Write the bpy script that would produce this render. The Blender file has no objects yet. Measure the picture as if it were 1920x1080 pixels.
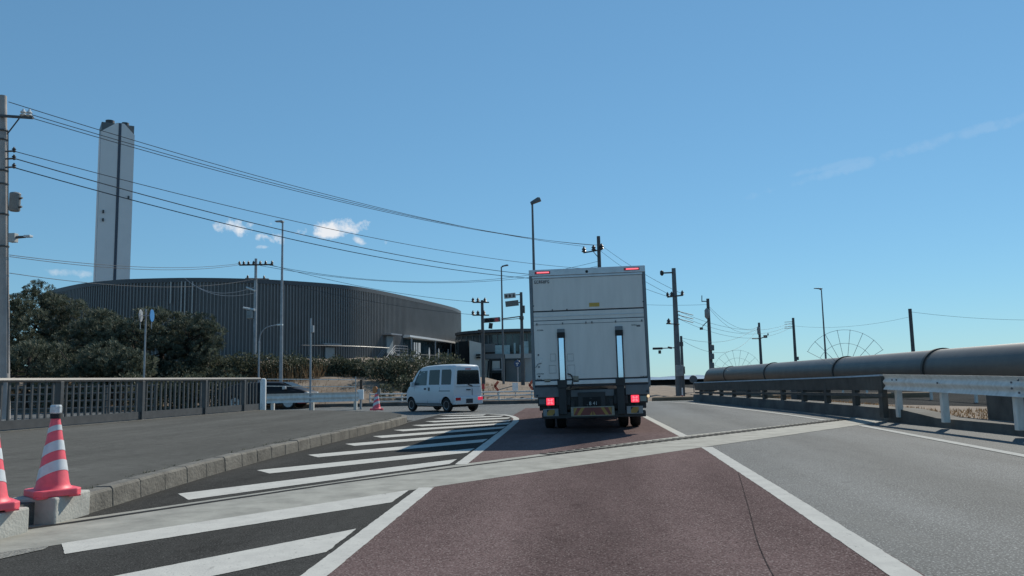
import bpy, bmesh, math, random
from mathutils import Matrix, Vector, Euler
R = math.radians
random.seed(7)
sc = bpy.context.scene
COL = sc.collection

# ------------------------------------------------------------------ camera
FPX, CAM_H = 1500.0, 1.15
CAM_ROT = Matrix.Rotation(R(5.35), 3, 'Z') @ Matrix.Rotation(R(90 + 6.54), 3, 'X') @ Matrix.Rotation(R(-1.2), 3, 'Z')
cd = bpy.data.cameras.new('camera')
cam = bpy.data.objects.new('camera', cd)
COL.objects.link(cam)
cam.matrix_world = Matrix.Translation((0, 0, CAM_H)) @ CAM_ROT.to_4x4()
cd.sensor_width = 36.0
cd.lens = 36.0 * FPX / 1920.0
cd.clip_start = 0.1
cd.clip_end = 9000
sc.camera = cam

def ray(x, y):
    return CAM_ROT @ Vector(((x - 960) / FPX, -(y - 540) / FPX, -1.0))
def G(x, y, z=0.0):                     # where the sight line meets the level z
    d = ray(x, y); t = (z - CAM_H) / d.z
    return Vector((0, 0, CAM_H)) + d * t
def P(x, y, Y):                         # the sight line at distance Y up the road
    d = ray(x, y)
    return Vector((0, 0, CAM_H)) + d * (Y / d.y)

# ------------------------------------------------------------------ world, sun, exposure
SUN_EL, SUN_AZ = R(39.6), R(29.3)
sun_dir = Vector((math.sin(SUN_AZ) * math.cos(SUN_EL), math.cos(SUN_AZ) * math.cos(SUN_EL), math.sin(SUN_EL)))
w = bpy.data.worlds.new('World'); sc.world = w; w.use_nodes = True
nt = w.node_tree; N = nt.nodes; L = nt.links
for n in list(N): N.remove(n)
out = N.new('ShaderNodeOutputWorld'); bg = N.new('ShaderNodeBackground'); sky = N.new('ShaderNodeTexSky')
sky.sky_type = 'NISHITA'; sky.sun_disc = False
sky.sun_elevation = SUN_EL; sky.sun_rotation = SUN_AZ
sky.altitude = 0; sky.air_density = 1.0; sky.dust_density = 0.0; sky.ozone_density = 10.0
bg.inputs[1].default_value = 0.1
def vm(op, a, b=None):
    n = N.new('ShaderNodeVectorMath'); n.operation = op
    L.new(a, n.inputs[0]) if not isinstance(a, (tuple, Vector)) else setattr(n.inputs[0], 'default_value', tuple(a))
    if b is not None: L.new(b, n.inputs[1]) if not isinstance(b, (tuple, Vector)) else setattr(n.inputs[1], 'default_value', tuple(b))
    return n
def mt(op, a, b=None, clamp=False):
    n = N.new('ShaderNodeMath'); n.operation = op; n.use_clamp = clamp
    for i, v in enumerate((a, b)):
        if v is None: continue
        if isinstance(v, (int, float)): n.inputs[i].default_value = v
        else: L.new(v, n.inputs[i])
    return n.outputs[0]
tc = N.new('ShaderNodeTexCoord'); DIR = vm('NORMALIZE', tc.outputs['Generated']).outputs[0]
noi = N.new('ShaderNodeTexNoise'); noi.inputs['Scale'].default_value = 34; noi.inputs['Detail'].default_value = 7; noi.inputs['Roughness'].default_value = 0.62
L.new(DIR, noi.inputs['Vector'])
nz = mt('SUBTRACT', noi.outputs[0], 0.5)
mask = None
# bearing, elevation and half sizes (radians) of the few low clouds
for (px, py, a, b, tilt, k) in ((1700, 283, .17, .007, .17, .085), (1560, 312, .06, .005, .1, .07), (455, 430, .044, .014, -.16, 1.0), (425, 424, .022, .007, -.1, .9), (490, 441, .016, .005, -.2, .9), (625, 428, .046, .013, .10, 1.0), (505, 419, .006, .004, 0, .8),
                          (675, 452, .013, .005, -.5, .7), (724, 454, .005, .005, 0, .8), (492, 463, .010, .003, 0, .6), (150, 512, .03, .006, 0, .45)):
    c = ray(px, py).normalized()
    e1 = c.cross(Vector((0, 0, 1))).normalized(); e2 = e1.cross(c).normalized()
    ax = e1 * math.cos(tilt) + e2 * math.sin(tilt); ay = e2 * math.cos(tilt) - e1 * math.sin(tilt)
    u = mt('MULTIPLY', mt('SUBTRACT', vm('DOT_PRODUCT', DIR, ax).outputs['Value'], c.dot(ax)), 1 / a)
    v = mt('MULTIPLY', mt('SUBTRACT', vm('DOT_PRODUCT', DIR, ay).outputs['Value'], c.dot(ay)), 1 / b)
    r2 = mt('ADD', mt('MULTIPLY', u, u), mt('MULTIPLY', v, v))
    m = mt('ADD', mt('SUBTRACT', 0.75, r2), mt('MULTIPLY', nz, 5.5))
    m = mt('MULTIPLY', mt('MULTIPLY', m, 1.0, True), k)
    front = mt('GREATER_THAN', vm('DOT_PRODUCT', DIR, c).outputs['Value'], 0.5)
    m = mt('MULTIPLY', m, front)
    mask = m if mask is None else mt('MAXIMUM', mask, m)
mixc = N.new('ShaderNodeMixRGB'); mixc.inputs['Color2'].default_value = (7.6, 7.9, 8.3, 1)
gam = N.new('ShaderNodeGamma'); gam.inputs[1].default_value = 0.6     # the camera's soft response to the bright sky
L.new(sky.outputs[0], gam.inputs[0])
hsv = N.new('ShaderNodeMixRGB'); hsv.blend_type = 'MULTIPLY'; hsv.inputs[0].default_value = 1.0; hsv.inputs[2].default_value = (1.31, 1.86, 1.98, 1)
L.new(gam.outputs[0], hsv.inputs[1])
L.new(mask, mixc.inputs['Fac']); L.new(hsv.outputs[0], mixc.inputs['Color1'])
L.new(mixc.outputs[0], bg.inputs[0]); L.new(bg.outputs[0], out.inputs[0])

sd = bpy.data.lights.new('sun', 'SUN'); sd.energy = 4.1; sd.angle = R(0.5); sd.color = (1.0, 0.93, 0.80)
sun = bpy.data.objects.new('sun', sd); COL.objects.link(sun)
sun.rotation_euler = sun_dir.to_track_quat('Z', 'Y').to_euler()
sun.location = (0, 0, 60)
sc.view_settings.view_transform = 'Standard'; sc.view_settings.look = 'None'
sc.view_settings.exposure = 0.1; sc.view_settings.gamma = 1.0

# ------------------------------------------------------------------ materials
def mat(name, col, rough=0.6, metal=0.0, vary=0.12, scale=3.0, bump=0.0, bscale=None, emit=None, est=1.0, spec=0.5, col2=None, detail=5, trans=0, stretch=None, island=0):
    m = bpy.data.materials.new(name); m.use_nodes = True
    t = m.node_tree; b = t.nodes['Principled BSDF']
    b.inputs['Roughness'].default_value = rough; b.inputs['Metallic'].default_value = metal
    b.inputs['Specular IOR Level'].default_value = spec
    if trans: b.inputs['Transmission Weight'].default_value = trans
    c2 = col2 if col2 else tuple(c * (1 - 2 * vary) for c in col)
    c1 = col if col2 else tuple(min(1, c * (1 + vary)) for c in col)
    tco = t.nodes.new('ShaderNodeTexCoord'); n = t.nodes.new('ShaderNodeTexNoise')
    n.inputs['Roughness'].default_value = .6; n.inputs['Scale'].default_value = scale; n.inputs['Detail'].default_value = detail
    if stretch:
        mp = t.nodes.new('ShaderNodeMapping'); mp.inputs['Scale'].default_value = stretch; t.links.new(tco.outputs['Object'], mp.inputs['Vector']); t.links.new(mp.outputs[0], n.inputs['Vector'])
    else: t.links.new(tco.outputs['Object'], n.inputs['Vector'])
    ramp = t.nodes.new('ShaderNodeValToRGB')
    ramp.color_ramp.elements[0].position = .3; ramp.color_ramp.elements[1].position = .7
    ramp.color_ramp.elements[0].color = (*c2, 1); ramp.color_ramp.elements[1].color = (*c1, 1)
    t.links.new(n.outputs[0], ramp.inputs[0]); t.links.new(ramp.outputs[0], b.inputs['Base Color'])
    if island:                                # every block a shade of its own
        ge = t.nodes.new('ShaderNodeNewGeometry'); rr_ = t.nodes.new('ShaderNodeValToRGB'); mx = t.nodes.new('ShaderNodeMixRGB'); mx.blend_type = 'MULTIPLY'; mx.inputs[0].default_value = 1
        rr_.color_ramp.elements[0].color = (1 - island,) * 3 + (1,); rr_.color_ramp.elements[1].color = (1 + island,) * 3 + (1,)
        t.links.new(ge.outputs['Random Per Island'], rr_.inputs[0]); t.links.new(ramp.outputs[0], mx.inputs[1]); t.links.new(rr_.outputs[0], mx.inputs[2]); t.links.new(mx.outputs[0], b.inputs['Base Color'])
    if bump:
        n2 = t.nodes.new('ShaderNodeTexNoise'); n2.inputs['Scale'].default_value = bscale or scale * 8; n2.inputs['Detail'].default_value = 3
        t.links.new(tco.outputs['Object'], n2.inputs['Vector'])
        bp = t.nodes.new('ShaderNodeBump'); bp.inputs['Strength'].default_value = bump; bp.inputs['Distance'].default_value = .02
        t.links.new(n2.outputs[0], bp.inputs['Height']); t.links.new(bp.outputs[0], b.inputs['Normal'])
    if emit:
        b.inputs['Emission Color'].default_value = (*emit, 1); b.inputs['Emission Strength'].default_value = est
    return m

def pavement(name, col, speck, rough=0.8, patch=.25, stain=None, size=70, amount=.62, bump=.35, spec=0.0, tracks=()):
    """asphalt: broad patches, fine aggregate, scattered pale stones and dark pits"""
    m = bpy.data.materials.new(name); m.use_nodes = True
    t = m.node_tree; b = t.nodes['Principled BSDF']; b.inputs['Roughness'].default_value = rough; b.inputs['Specular IOR Level'].default_value = spec
    nw = t.nodes.new; lk = t.links.new
    tco = nw('ShaderNodeTexCoord')
    def noise(s, d, ro=.5, stretch=None):
        n = nw('ShaderNodeTexNoise'); n.inputs['Scale'].default_value = s; n.inputs['Detail'].default_value = d; n.inputs['Roughness'].default_value = ro
        if stretch:
            mp = nw('ShaderNodeMapping'); mp.inputs['Scale'].default_value = stretch
            lk(tco.outputs['Object'], mp.inputs['Vector']); lk(mp.outputs[0], n.inputs['Vector'])
        else: lk(tco.outputs['Object'], n.inputs['Vector'])
        return n.outputs[0]
    def ramp(src, p0, p1, c0, c1):
        r = nw('ShaderNodeValToRGB'); e = r.color_ramp.elements
        e[0].position, e[1].position = p0, p1; e[0].color = (*c0, 1); e[1].color = (*c1, 1); lk(src, r.inputs[0]); return r.outputs[0]
    def mix(mode, f, a, bb):
        x = nw('ShaderNodeMixRGB'); x.blend_type = mode
        if isinstance(f, float): x.inputs[0].default_value = f
        else: lk(f, x.inputs[0])
        lk(a, x.inputs[1]); lk(bb, x.inputs[2]) if not isinstance(bb, tuple) else setattr(x.inputs[2], 'default_value', (*bb, 1)); return x.outputs[0]
    base = ramp(noise(.55, 5, .6, (1.6, .35, 1)), .3, .7, tuple(c * (1 - patch) for c in col), tuple(c * (1 + patch) for c in col))
    base = mix('MULTIPLY', .8, base, ramp(noise(6, 6, .7), .25, .75, (.78,) * 3, (1.15,) * 3))
    fine = noise(size, 3, .7)
    base = mix('MULTIPLY', 1.0, base, ramp(fine, .3, .7, (.55,) * 3, (1.35,) * 3))
    stone = ramp(noise(size * 1.3, 1), amount, amount + .05, (0,) * 3, (1,) * 3)
    base = mix('MIX', stone, base, speck)
    pit = ramp(noise(size * .8, 2), .30, .34, (1,) * 3, (0,) * 3)
    base = mix('MIX', pit, base, tuple(c * .3 for c in col))
    if stain:
        base = mix('MIX', ramp(noise(.9, 4, .6, (1.2, .25, 1)), .55, .75, (0,) * 3, (.55,) * 3), base, stain)
    drip = ramp(noise(4.2, 3, .55), .63, .70, (0,) * 3, (.5,) * 3)        # old drips and blotches
    base = mix('MIX', drip, base, tuple(c * .62 for c in col))
    pale = ramp(noise(2.1, 6, .7, (1.5, .5, 1)), .60, .74, (0,) * 3, (.4,) * 3)
    base = mix('MIX', pale, base, tuple(min(1, c * 1.55) for c in col))
    if tracks:                                  # oil-darkened and tyre-polished strips along the lane
        sx_ = nw('ShaderNodeSeparateXYZ'); lk(tco.outputs['Object'], sx_.inputs[0])
        wob = noise(.8, 4, .6, (1, .15, 1)); fad = noise(1.6, 5, .7, (1.4, .3, 1))
        for (cx, wd, f, tone) in tracks:
            def m2(op, a, bb, clamp=False):
                q = nw('ShaderNodeMath'); q.operation = op; q.use_clamp = clamp
                for i, v in enumerate((a, bb)):
                    if isinstance(v, (int, float)): q.inputs[i].default_value = v
                    else: lk(v, q.inputs[i])
                return q.outputs[0]
            d = m2('DIVIDE', m2('ADD', m2('SUBTRACT', sx_.outputs[0], cx), m2('MULTIPLY', m2('SUBTRACT', wob, .5), .5)), wd)
            k = m2('MULTIPLY', m2('SUBTRACT', 1.0, m2('MULTIPLY', d, d), True), m2('MULTIPLY', fad, f * 1.6, True))
            base = mix('MULTIPLY', k, base, (tone,) * 3)
    lk(base, b.inputs['Base Color'])
    bp = nw('ShaderNodeBump'); bp.inputs['Strength'].default_value = bump; bp.inputs['Distance'].default_value = .008
    lk(fine, bp.inputs['Height']); lk(bp.outputs[0], b.inputs['Normal'])
    return m

def leafmat(name, dark, light, rough=.6, tr=.25):
    m = bpy.data.materials.new(name); m.use_nodes = True
    t = m.node_tree; b = t.nodes['Principled BSDF']; b.inputs['Roughness'].default_value = rough
    b.inputs['Specular IOR Level'].default_value = .3
    g = t.nodes.new('ShaderNodeNewGeometry'); r = t.nodes.new('ShaderNodeValToRGB')
    r.color_ramp.elements[0].color = (*dark, 1); r.color_ramp.elements[1].color = (*light, 1)
    r.color_ramp.elements[0].position = .15
    t.links.new(g.outputs['Random Per Island'], r.inputs[0]); t.links.new(r.outputs[0], b.inputs['Base Color'])
    if tr:
        d = t.nodes.new('ShaderNodeBsdfTranslucent'); mx = t.nodes.new('ShaderNodeMixShader'); mx.inputs[0].default_value = tr
        t.links.new(r.outputs[0], d.inputs[0]); t.links.new(b.outputs[0], mx.inputs[1]); t.links.new(d.outputs[0], mx.inputs[2])
        t.links.new(mx.outputs[0], t.nodes['Material Output'].inputs[0])
    return m

M = {}
M['asphalt'] = pavement('asphalt', (.115, .121, .122), (.3, .31, .3), patch=.2, stain=(.15, .155, .15), spec=.16, size=48, amount=.6, bump=.6, tracks=((3.75, .55, .7, .66), (2.75, .4, .5, 1.25), (4.75, .4, .5, 1.25)))
M['asphalt_dark'] = pavement('asphalt_dark', (.064, .064, .062), (.12, .12, .115), patch=.25, stain=(.075, .074, .07))
M['asphalt_red'] = pavement('asphalt_red', (.148, .108, .105), (.26, .215, .205), patch=.25, stain=(.12, .09, .09), size=52, amount=.61, bump=.6, tracks=((.05, .6, .75, .66), (-.9, .36, .5, 1.22), (1.0, .36, .5, 1.22)))
M['footpath'] = pavement('footpath', (.125, .125, .118), (.18, .18, .17), stain=(.15, .148, .138), patch=.16, size=110, amount=.68, bump=.2)
M['joint_concrete'] = mat('joint_concrete', (.31, .305, .27), .85, vary=.16, scale=3, bump=.15, detail=9)
M['kerb'] = mat('kerb', (.175, .166, .145), .9, scale=4, bump=.6, bscale=28, detail=9, col2=(.085, .08, .07), island=.16)
M['kerb_new'] = mat('kerb_new', (.42, .42, .385), .9, vary=.12, scale=5, bump=.3, bscale=40)
M['wall_concrete'] = mat('wall_concrete', (.11, .11, .105), .9, vary=.25, scale=1.5, bump=.3, bscale=30)
M['line'] = mat('line_paint', (.55, .545, .51), .7, vary=.09, scale=5, bump=.15, bscale=60, detail=8, col2=(.46, .455, .43), spec=0)
m_ = M['line']; t_ = m_.node_tree; b_ = t_.nodes['Principled BSDF']                    # paint worn through in specks and hairlines
src = b_.inputs['Base Color'].links[0].from_socket; tc_ = t_.nodes.new('ShaderNodeTexCoord')
prev = src
for (sc_, lo_, st_) in ((34, .625, (1, 1, 1)), (9, .645, (1, .3, 1)), (2.6, .67, (1, 1, 1))):
    mp_ = t_.nodes.new('ShaderNodeMapping'); mp_.inputs['Scale'].default_value = st_; n_ = t_.nodes.new('ShaderNodeTexNoise'); n_.inputs['Scale'].default_value = sc_; n_.inputs['Detail'].default_value = 8; n_.inputs['Roughness'].default_value = .75
    t_.links.new(tc_.outputs['Object'], mp_.inputs['Vector']); t_.links.new(mp_.outputs[0], n_.inputs['Vector'])
    r_ = t_.nodes.new('ShaderNodeValToRGB'); r_.color_ramp.elements[0].position = lo_ - .03; r_.color_ramp.elements[1].position = lo_ + .05; t_.links.new(n_.outputs[0], r_.inputs[0])
    x_ = t_.nodes.new('ShaderNodeMixRGB'); t_.links.new(r_.outputs[0], x_.inputs[0]); t_.links.new(prev, x_.inputs[1]); x_.inputs[2].default_value = (.22, .22, .21, 1); prev = x_.outputs[0]
t_.links.new(prev, b_.inputs['Base Color'])
M['black'] = mat('black_rubber', (.018, .018, .019), .75, vary=.2)
M['black_steel'] = mat('black_steel', (.022, .024, .027), .55, vary=.25)
M['gap'] = mat('joint_gap', (.03, .031, .032), .9, spec=.1)
M['soil'] = mat('soil', (.23, .165, .11), .95, vary=.3, scale=.8, bump=.6, bscale=6, detail=8, col2=(.12, .085, .055))
M['dry_ground'] = mat('dry_ground', (.25, .195, .145), .95, scale=.9, bump=.7, bscale=5, detail=9, col2=(.13, .095, .068))
M['sea'] = mat('sea', (.06, .17, .3), .5, vary=.2, scale=.05, bump=.3, bscale=.4)
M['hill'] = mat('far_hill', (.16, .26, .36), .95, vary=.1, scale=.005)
M['truck_white'] = mat('truck_white', (.645, .625, .6), .36, vary=.045, scale=2.2, stretch=(2.5, 2.5, .35), detail=9)
M['alu'] = mat('aluminium', (.5, .52, .55), .38, metal=.7, vary=.06, scale=4)
M['alu_dark'] = mat('dark_aluminium', (.15, .17, .19), .45, metal=.4, vary=.1)
M['mirror'] = mat('polished_rail_sky_tint', (.5, .66, .9), .09, metal=1.0, vary=.02)  # blue of the reflected sky is put into the metal's base colour
M['grey_steel'] = mat('grey_steel', (.13, .14, .15), .55, vary=.15)
M['sticker'] = mat('yellow_sticker', (.5, .33, .07), .6, vary=.08, scale=20)
M['sticker_b'] = mat('beige_sticker', (.33, .3, .24), .7, vary=.15, scale=30)
M['ink'] = mat('ink', (.03, .035, .045), .6, vary=.1)
M['red_lit'] = mat('red_lamp_lit', (.7, .03, .05), .3, emit=(1, .05, .09), est=1.15)
M['red_hot'] = mat('red_lamp_hot', (.9, .12, .16), .3, emit=(1, .17, .21), est=1.15)
M['red_lens'] = mat('red_lens', (.45, .02, .03), .2, vary=.05)
M['red_dim'] = mat('red_lens_lit', (.6, .03, .06), .2, emit=(1, .05, .12), est=.45)
M['amber'] = mat('amber_lamp', (.9, .6, .3), .3, emit=(1, .75, .45), est=.7)
M['green_lens'] = mat('pale_lens', (.2, .24, .22), .25)
M['white'] = mat('white_paint', (.78, .79, .79), .45, vary=.05, scale=6)
M['rail_white'] = mat('guardrail_white', (.74, .73, .70), .45, scale=5, detail=9, stretch=(1.5, 1.5, .5), col2=(.52, .50, .46))
M['chev_red'] = mat('chevron_red', (.2, .045, .035), .5, vary=.1)
M['chev_yel'] = mat('chevron_yellow', (.38, .22, .05), .5, vary=.1)
M['van_paint'] = mat('van_paint', (.6, .64, .67), .26, vary=.02, scale=2)
M['glass'] = mat('dark_glass', (.015, .02, .022), .08, vary=.1, spec=.6)
M['glass_blue'] = mat('blue_glass', (.05, .08, .09), .12, vary=.2, scale=1.5)
M['glass_pale'] = mat('pale_glass', (.32, .44, .46), .25, vary=.15, scale=2)
M['rim'] = mat('wheel_rim', (.4, .41, .42), .4, metal=.5, vary=.1)
M['car_dark'] = mat('dark_car_paint', (.014, .012, .014), .4, vary=.1, spec=.25)
M['glass_matt'] = mat('tinted_glass', (.012, .014, .016), .3, vary=.1, spec=.2)
M['cone_red'] = mat('cone_red', (.86, .12, .16), .5, vary=.1, scale=9)
M['cone_white'] = mat('cone_band', (.62, .66, .69), .4, vary=.08, scale=12)
M['clear'] = mat('clear_plastic', (.6, .64, .66), .2, vary=.15, scale=30)
M['fence'] = mat('fence_grey', (.092, .093, .094), .5, metal=.15, vary=.12, scale=5)
M['fan_wire'] = mat('fan_wire', (.2, .225, .25), .6, vary=.15)
M['plate_ink'] = mat('plate_digits', (.5, .52, .52), .5, vary=.1)
M['galv'] = mat('galvanised', (.34, .35, .37), .5, metal=.4, vary=.12, scale=4)
M['pole_grey'] = mat('lamp_pole', (.13, .14, .15), .5, metal=.3, vary=.1)
M['pole_dark'] = mat('dark_pole', (.09, .095, .1), .7, vary=.2, scale=2)
M['concrete_pole'] = mat('concrete_pole', (.4, .37, .35), .85, vary=.15, scale=1.2, bump=.2, bscale=20)
M['insul'] = mat('insulator', (.08, .075, .075), .4, vary=.2)
M['cable'] = mat('cable', (.045, .052, .065), .6, vary=.1)
M['cable_pale'] = mat('pale_cable', (.3, .32, .35), .6, vary=.1)
M['tank'] = mat('transformer_grey', (.26, .27, .27), .6, vary=.15, scale=4)
M['bld'] = mat('clad_dark', (.112, .117, .12), .5, vary=.07, scale=.3)
M['bld_rib'] = mat('clad_rib', (.205, .208, .212), .45, vary=.06, scale=.5)
M['bld_top'] = mat('roof_trim', (.07, .078, .088), .55, vary=.1)
M['bld_door'] = mat('pale_door', (.24, .28, .3), .5, vary=.06)
M['pale'] = mat('pale_render', (.42, .43, .42), .8, vary=.07, scale=.8)
M['cream'] = mat('cream_wall', (.52, .51, .47), .85, vary=.06, scale=.6)
M['mid_grey'] = mat('mid_grey_wall', (.17, .175, .175), .75, vary=.1, scale=.5)
M['chim'] = mat('chimney_panel', (.72, .69, .68), .7, vary=.03, scale=.2)
M['chim_side'] = mat('chimney_edge', (.46, .5, .54), .6, vary=.03)
M['chim_dark'] = mat('chimney_slot', (.065, .075, .1), .6, vary=.08)
M['flue'] = mat('flue_steel', (.06, .06, .065), .55, vary=.2)
M['pipe'] = mat('pipe_steel', (.1, .092, .08), .5, metal=.1, scale=1.6, detail=9, col2=(.062, .058, .053))
M['rust_dark'] = mat('brown_rail', (.055, .056, .052), .65, vary=.2, scale=3)
M['blue_sign'] = mat('blue_sign', (.03, .17, .42), .4, vary=.05)
M['blue_dark'] = mat('deep_blue_sign', (.02, .06, .16), .4, vary=.05)
M['orange'] = mat('orange_lamp', (.55, .2, .05), .4, vary=.15)
M['chev_or'] = mat('chevron_orange', (.5, .1, .05), .5, vary=.1)
M['bark'] = mat('bark', (.07, .05, .04), .95, vary=.3, scale=8, bump=.5)
M['pine'] = leafmat('pine_needles', (.038, .052, .034), (.18, .198, .145))
M['shrub'] = leafmat('shrub_leaves', (.04, .05, .03), (.165, .172, .115))
M['drygrass'] = leafmat('dry_grass', (.16, .095, .05), (.42, .29, .165), .8)

# ------------------------------------------------------------------ builders
TF = {}
def tag(o, label=None, cat=None, group=None, kind=None):
    if label: o['label'] = label
    if cat: o['category'] = cat
    if group: o['group'] = group
    if kind: o['kind'] = kind
    return o
def thing(name, label, cat, loc=(0, 0, 0), rot=(0, 0, 0), group=None, scale=1.0):
    o = bpy.data.objects.new(name, None); COL.objects.link(o); o.empty_display_size = .3
    o.location = loc; o.rotation_euler = rot; o.scale = (scale,) * 3
    TF[o.name] = Matrix.LocRotScale(Vector(loc), Euler(rot), Vector((scale,) * 3))
    return tag(o, label, cat, group)
def copy_tree(o, parent=None):
    c = o.copy(); COL.objects.link(c); c.parent = parent
    for ch in list(o.children): copy_tree(ch, c)
    return c

class MB:
    def __init__(s): s.v = []; s.f = []; s.m = []
    def add(s, vs, fs, mi=0):
        o = len(s.v); s.v += [tuple(v) for v in vs]
        s.f += [tuple(i + o for i in f) for f in fs]; s.m += [mi] * len(fs)
    def box(s, c, d, mi=0, rz=0, rot=None):
        x, y, z = (a / 2 for a in d)
        vs = [Vector(p) for p in ((-x, -y, -z), (x, -y, -z), (x, y, -z), (-x, y, -z), (-x, -y, z), (x, -y, z), (x, y, z), (-x, y, z))]
        if rot is not None or rz:
            mm = rot if rot is not None else Matrix.Rotation(rz, 3, 'Z'); vs = [mm @ v for v in vs]
        c = Vector(c)
        s.add([v + c for v in vs], [(3, 2, 1, 0), (4, 5, 6, 7), (0, 1, 5, 4), (1, 2, 6, 5), (2, 3, 7, 6), (3, 0, 4, 7)], mi)
    def b2(s, a, b, mi=0):
        s.box([(p + q) / 2 for p, q in zip(a, b)], [abs(q - p) for p, q in zip(a, b)], mi)
    def bar(s, p, q, r, r2=None, n=8, mi=0, cap=True):
        p = Vector(p); q = Vector(q); r2 = r if r2 is None else r2
        d = (q - p).normalized(); a = d.orthogonal().normalized(); b = d.cross(a)
        vs = []
        for k in range(n):
            t = 2 * math.pi * k / n; e = a * math.cos(t) + b * math.sin(t)
            vs += [p + e * r, q + e * r2]
        fs = [(2 * k, 2 * ((k + 1) % n), 2 * ((k + 1) % n) + 1, 2 * k + 1) for k in range(n)]
        if cap: fs += [tuple(2 * k for k in reversed(range(n))), tuple(2 * k + 1 for k in range(n))]
        s.add(vs, fs, mi)
    def tube(s, pts, r, n=6, mi=0, cap=True):
        pts = [Vector(p) for p in pts]; vs = []; up = None
        rr = r if isinstance(r, (list, tuple)) else [r] * len(pts)
        for i, p in enumerate(pts):
            d = (pts[min(i + 1, len(pts) - 1)] - pts[max(i - 1, 0)]).normalized()
            a = (d.orthogonal() if up is None else up - d * up.dot(d)).normalized(); up = a; b = d.cross(a)
            for k in range(n):
                t = 2 * math.pi * k / n; vs.append(p + (a * math.cos(t) + b * math.sin(t)) * rr[i])
        fs = [(i * n + k, i * n + (k + 1) % n, (i + 1) * n + (k + 1) % n, (i + 1) * n + k) for i in range(len(pts) - 1) for k in range(n)]
        if cap: fs += [tuple(reversed(range(n))), tuple((len(pts) - 1) * n + k for k in range(n))]
        s.add(vs, fs, mi)
    def lathe(s, prof, c, axis='Z', n=24, mi=0):
        """prof = (radius, height) pairs, from one end to the other; open ends are closed"""
        c = Vector(c); vs = []
        for (r, h) in prof:
            for k in range(n):
                t = 2 * math.pi * k / n; a, b = r * math.cos(t), r * math.sin(t)
                vs.append(c + Vector((a, b, h) if axis == 'Z' else (h, a, b) if axis == 'X' else (b, h, a)))
        m_ = len(prof)
        fs = [(i * n + k, i * n + (k + 1) % n, (i + 1) * n + (k + 1) % n, (i + 1) * n + k) for i in range(m_ - 1) for k in range(n)]
        fs += [tuple(reversed(range(n))), tuple((m_ - 1) * n + k for k in range(n))]
        s.add(vs, fs, mi)
    def poly(s, pts, mi=0): s.add(pts, [tuple(range(len(pts)))], mi)
    def prism(s, pts, vec, mi=0):
        n = len(pts); a = [Vector(p) for p in pts]; v = Vector(vec)
        s.add(a + [p + v for p in a], [tuple(reversed(range(n))), tuple(range(n, 2 * n))] + [(k, (k + 1) % n, n + (k + 1) % n, n + k) for k in range(n)], mi)
    def sweep(s, path, prof, mi=0, closed=True, cap=True):
        """prof = (side, up) pairs carried along a level path; side is to the right of travel"""
        path = [Vector(p) for p in path]; vs = []; n = len(prof)
        for i, p in enumerate(path):
            d = path[min(i + 1, len(path) - 1)] - path[max(i - 1, 0)]; d.z = 0; d.normalize()
            sd_ = Vector((d.y, -d.x, 0))
            vs += [p + sd_ * a + Vector((0, 0, b)) for a, b in prof]
        kk = n if closed else n - 1
        fs = [(i * n + k, i * n + (k + 1) % n, (i + 1) * n + (k + 1) % n, (i + 1) * n + k) for i in range(len(path) - 1) for k in range(kk)]
        if cap and closed: fs += [tuple(reversed(range(n))), tuple((len(path) - 1) * n + k for k in range(n))]
        s.add(vs, fs, mi)
    def build(s, name, ma, parent=None, world=False, smooth=None, bevel=0, fix=True):
        me = bpy.data.meshes.new(name)
        vs = s.v
        if world and parent is not None:
            inv = TF[parent.name].inverted(); vs = [inv @ Vector(v) for v in vs]
        me.from_pydata(vs, [], s.f)
        for x in (ma if isinstance(ma, list) else [ma]): me.materials.append(M[x] if isinstance(x, str) else x)
        if max(s.m, default=0) > 0: me.polygons.foreach_set('material_index', s.m)
        if fix:
            bm = bmesh.new(); bm.from_mesh(me); bmesh.ops.recalc_face_normals(bm, faces=bm.faces); bm.to_mesh(me); bm.free()
        if smooth:
            me.polygons.foreach_set('use_smooth', [True] * len(me.polygons)); me.set_sharp_from_angle(angle=R(smooth))
        me.update()
        o = bpy.data.objects.new(name, me); COL.objects.link(o)
        if parent is not None: o.parent = parent
        if bevel:
            b = o.modifiers.new('bevel', 'BEVEL'); b.width = bevel; b.segments = 2; b.limit_method = 'ANGLE'; b.angle_limit = R(40)
        return o
def sheet(name, pts, z, ma, thick=0):
    mb = MB(); mb.poly([(p[0], p[1], z) for p in pts]); o = mb.build(name, ma, fix=False)
    if o.data.polygons[0].normal.z < 0: o.data.flip_normals()
    return tag(o, kind='structure')
def lerp_path(path, Y):
    for a, b in zip(path, path[1:]):
        if a[1] <= Y <= b[1]:
            t = (Y - a[1]) / (b[1] - a[1]); return a[0] + (b[0] - a[0]) * t
    return path[0][0] if Y < path[0][1] else path[-1][0]
def smooth_path(pts, per=6):
    p = [Vector(q) for q in pts]; o = []
    for i in range(len(p) - 1):
        a, b, c, d = p[max(i - 1, 0)], p[i], p[i + 1], p[min(i + 2, len(p) - 1)]
        for k in range(per):
            t = k / per
            o.append(.5 * ((2 * b) + (c - a) * t + (2 * a - 5 * b + 4 * c - d) * t * t + (3 * b - a - 3 * c + d) * t ** 3))
    return o + [p[-1]]
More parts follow.
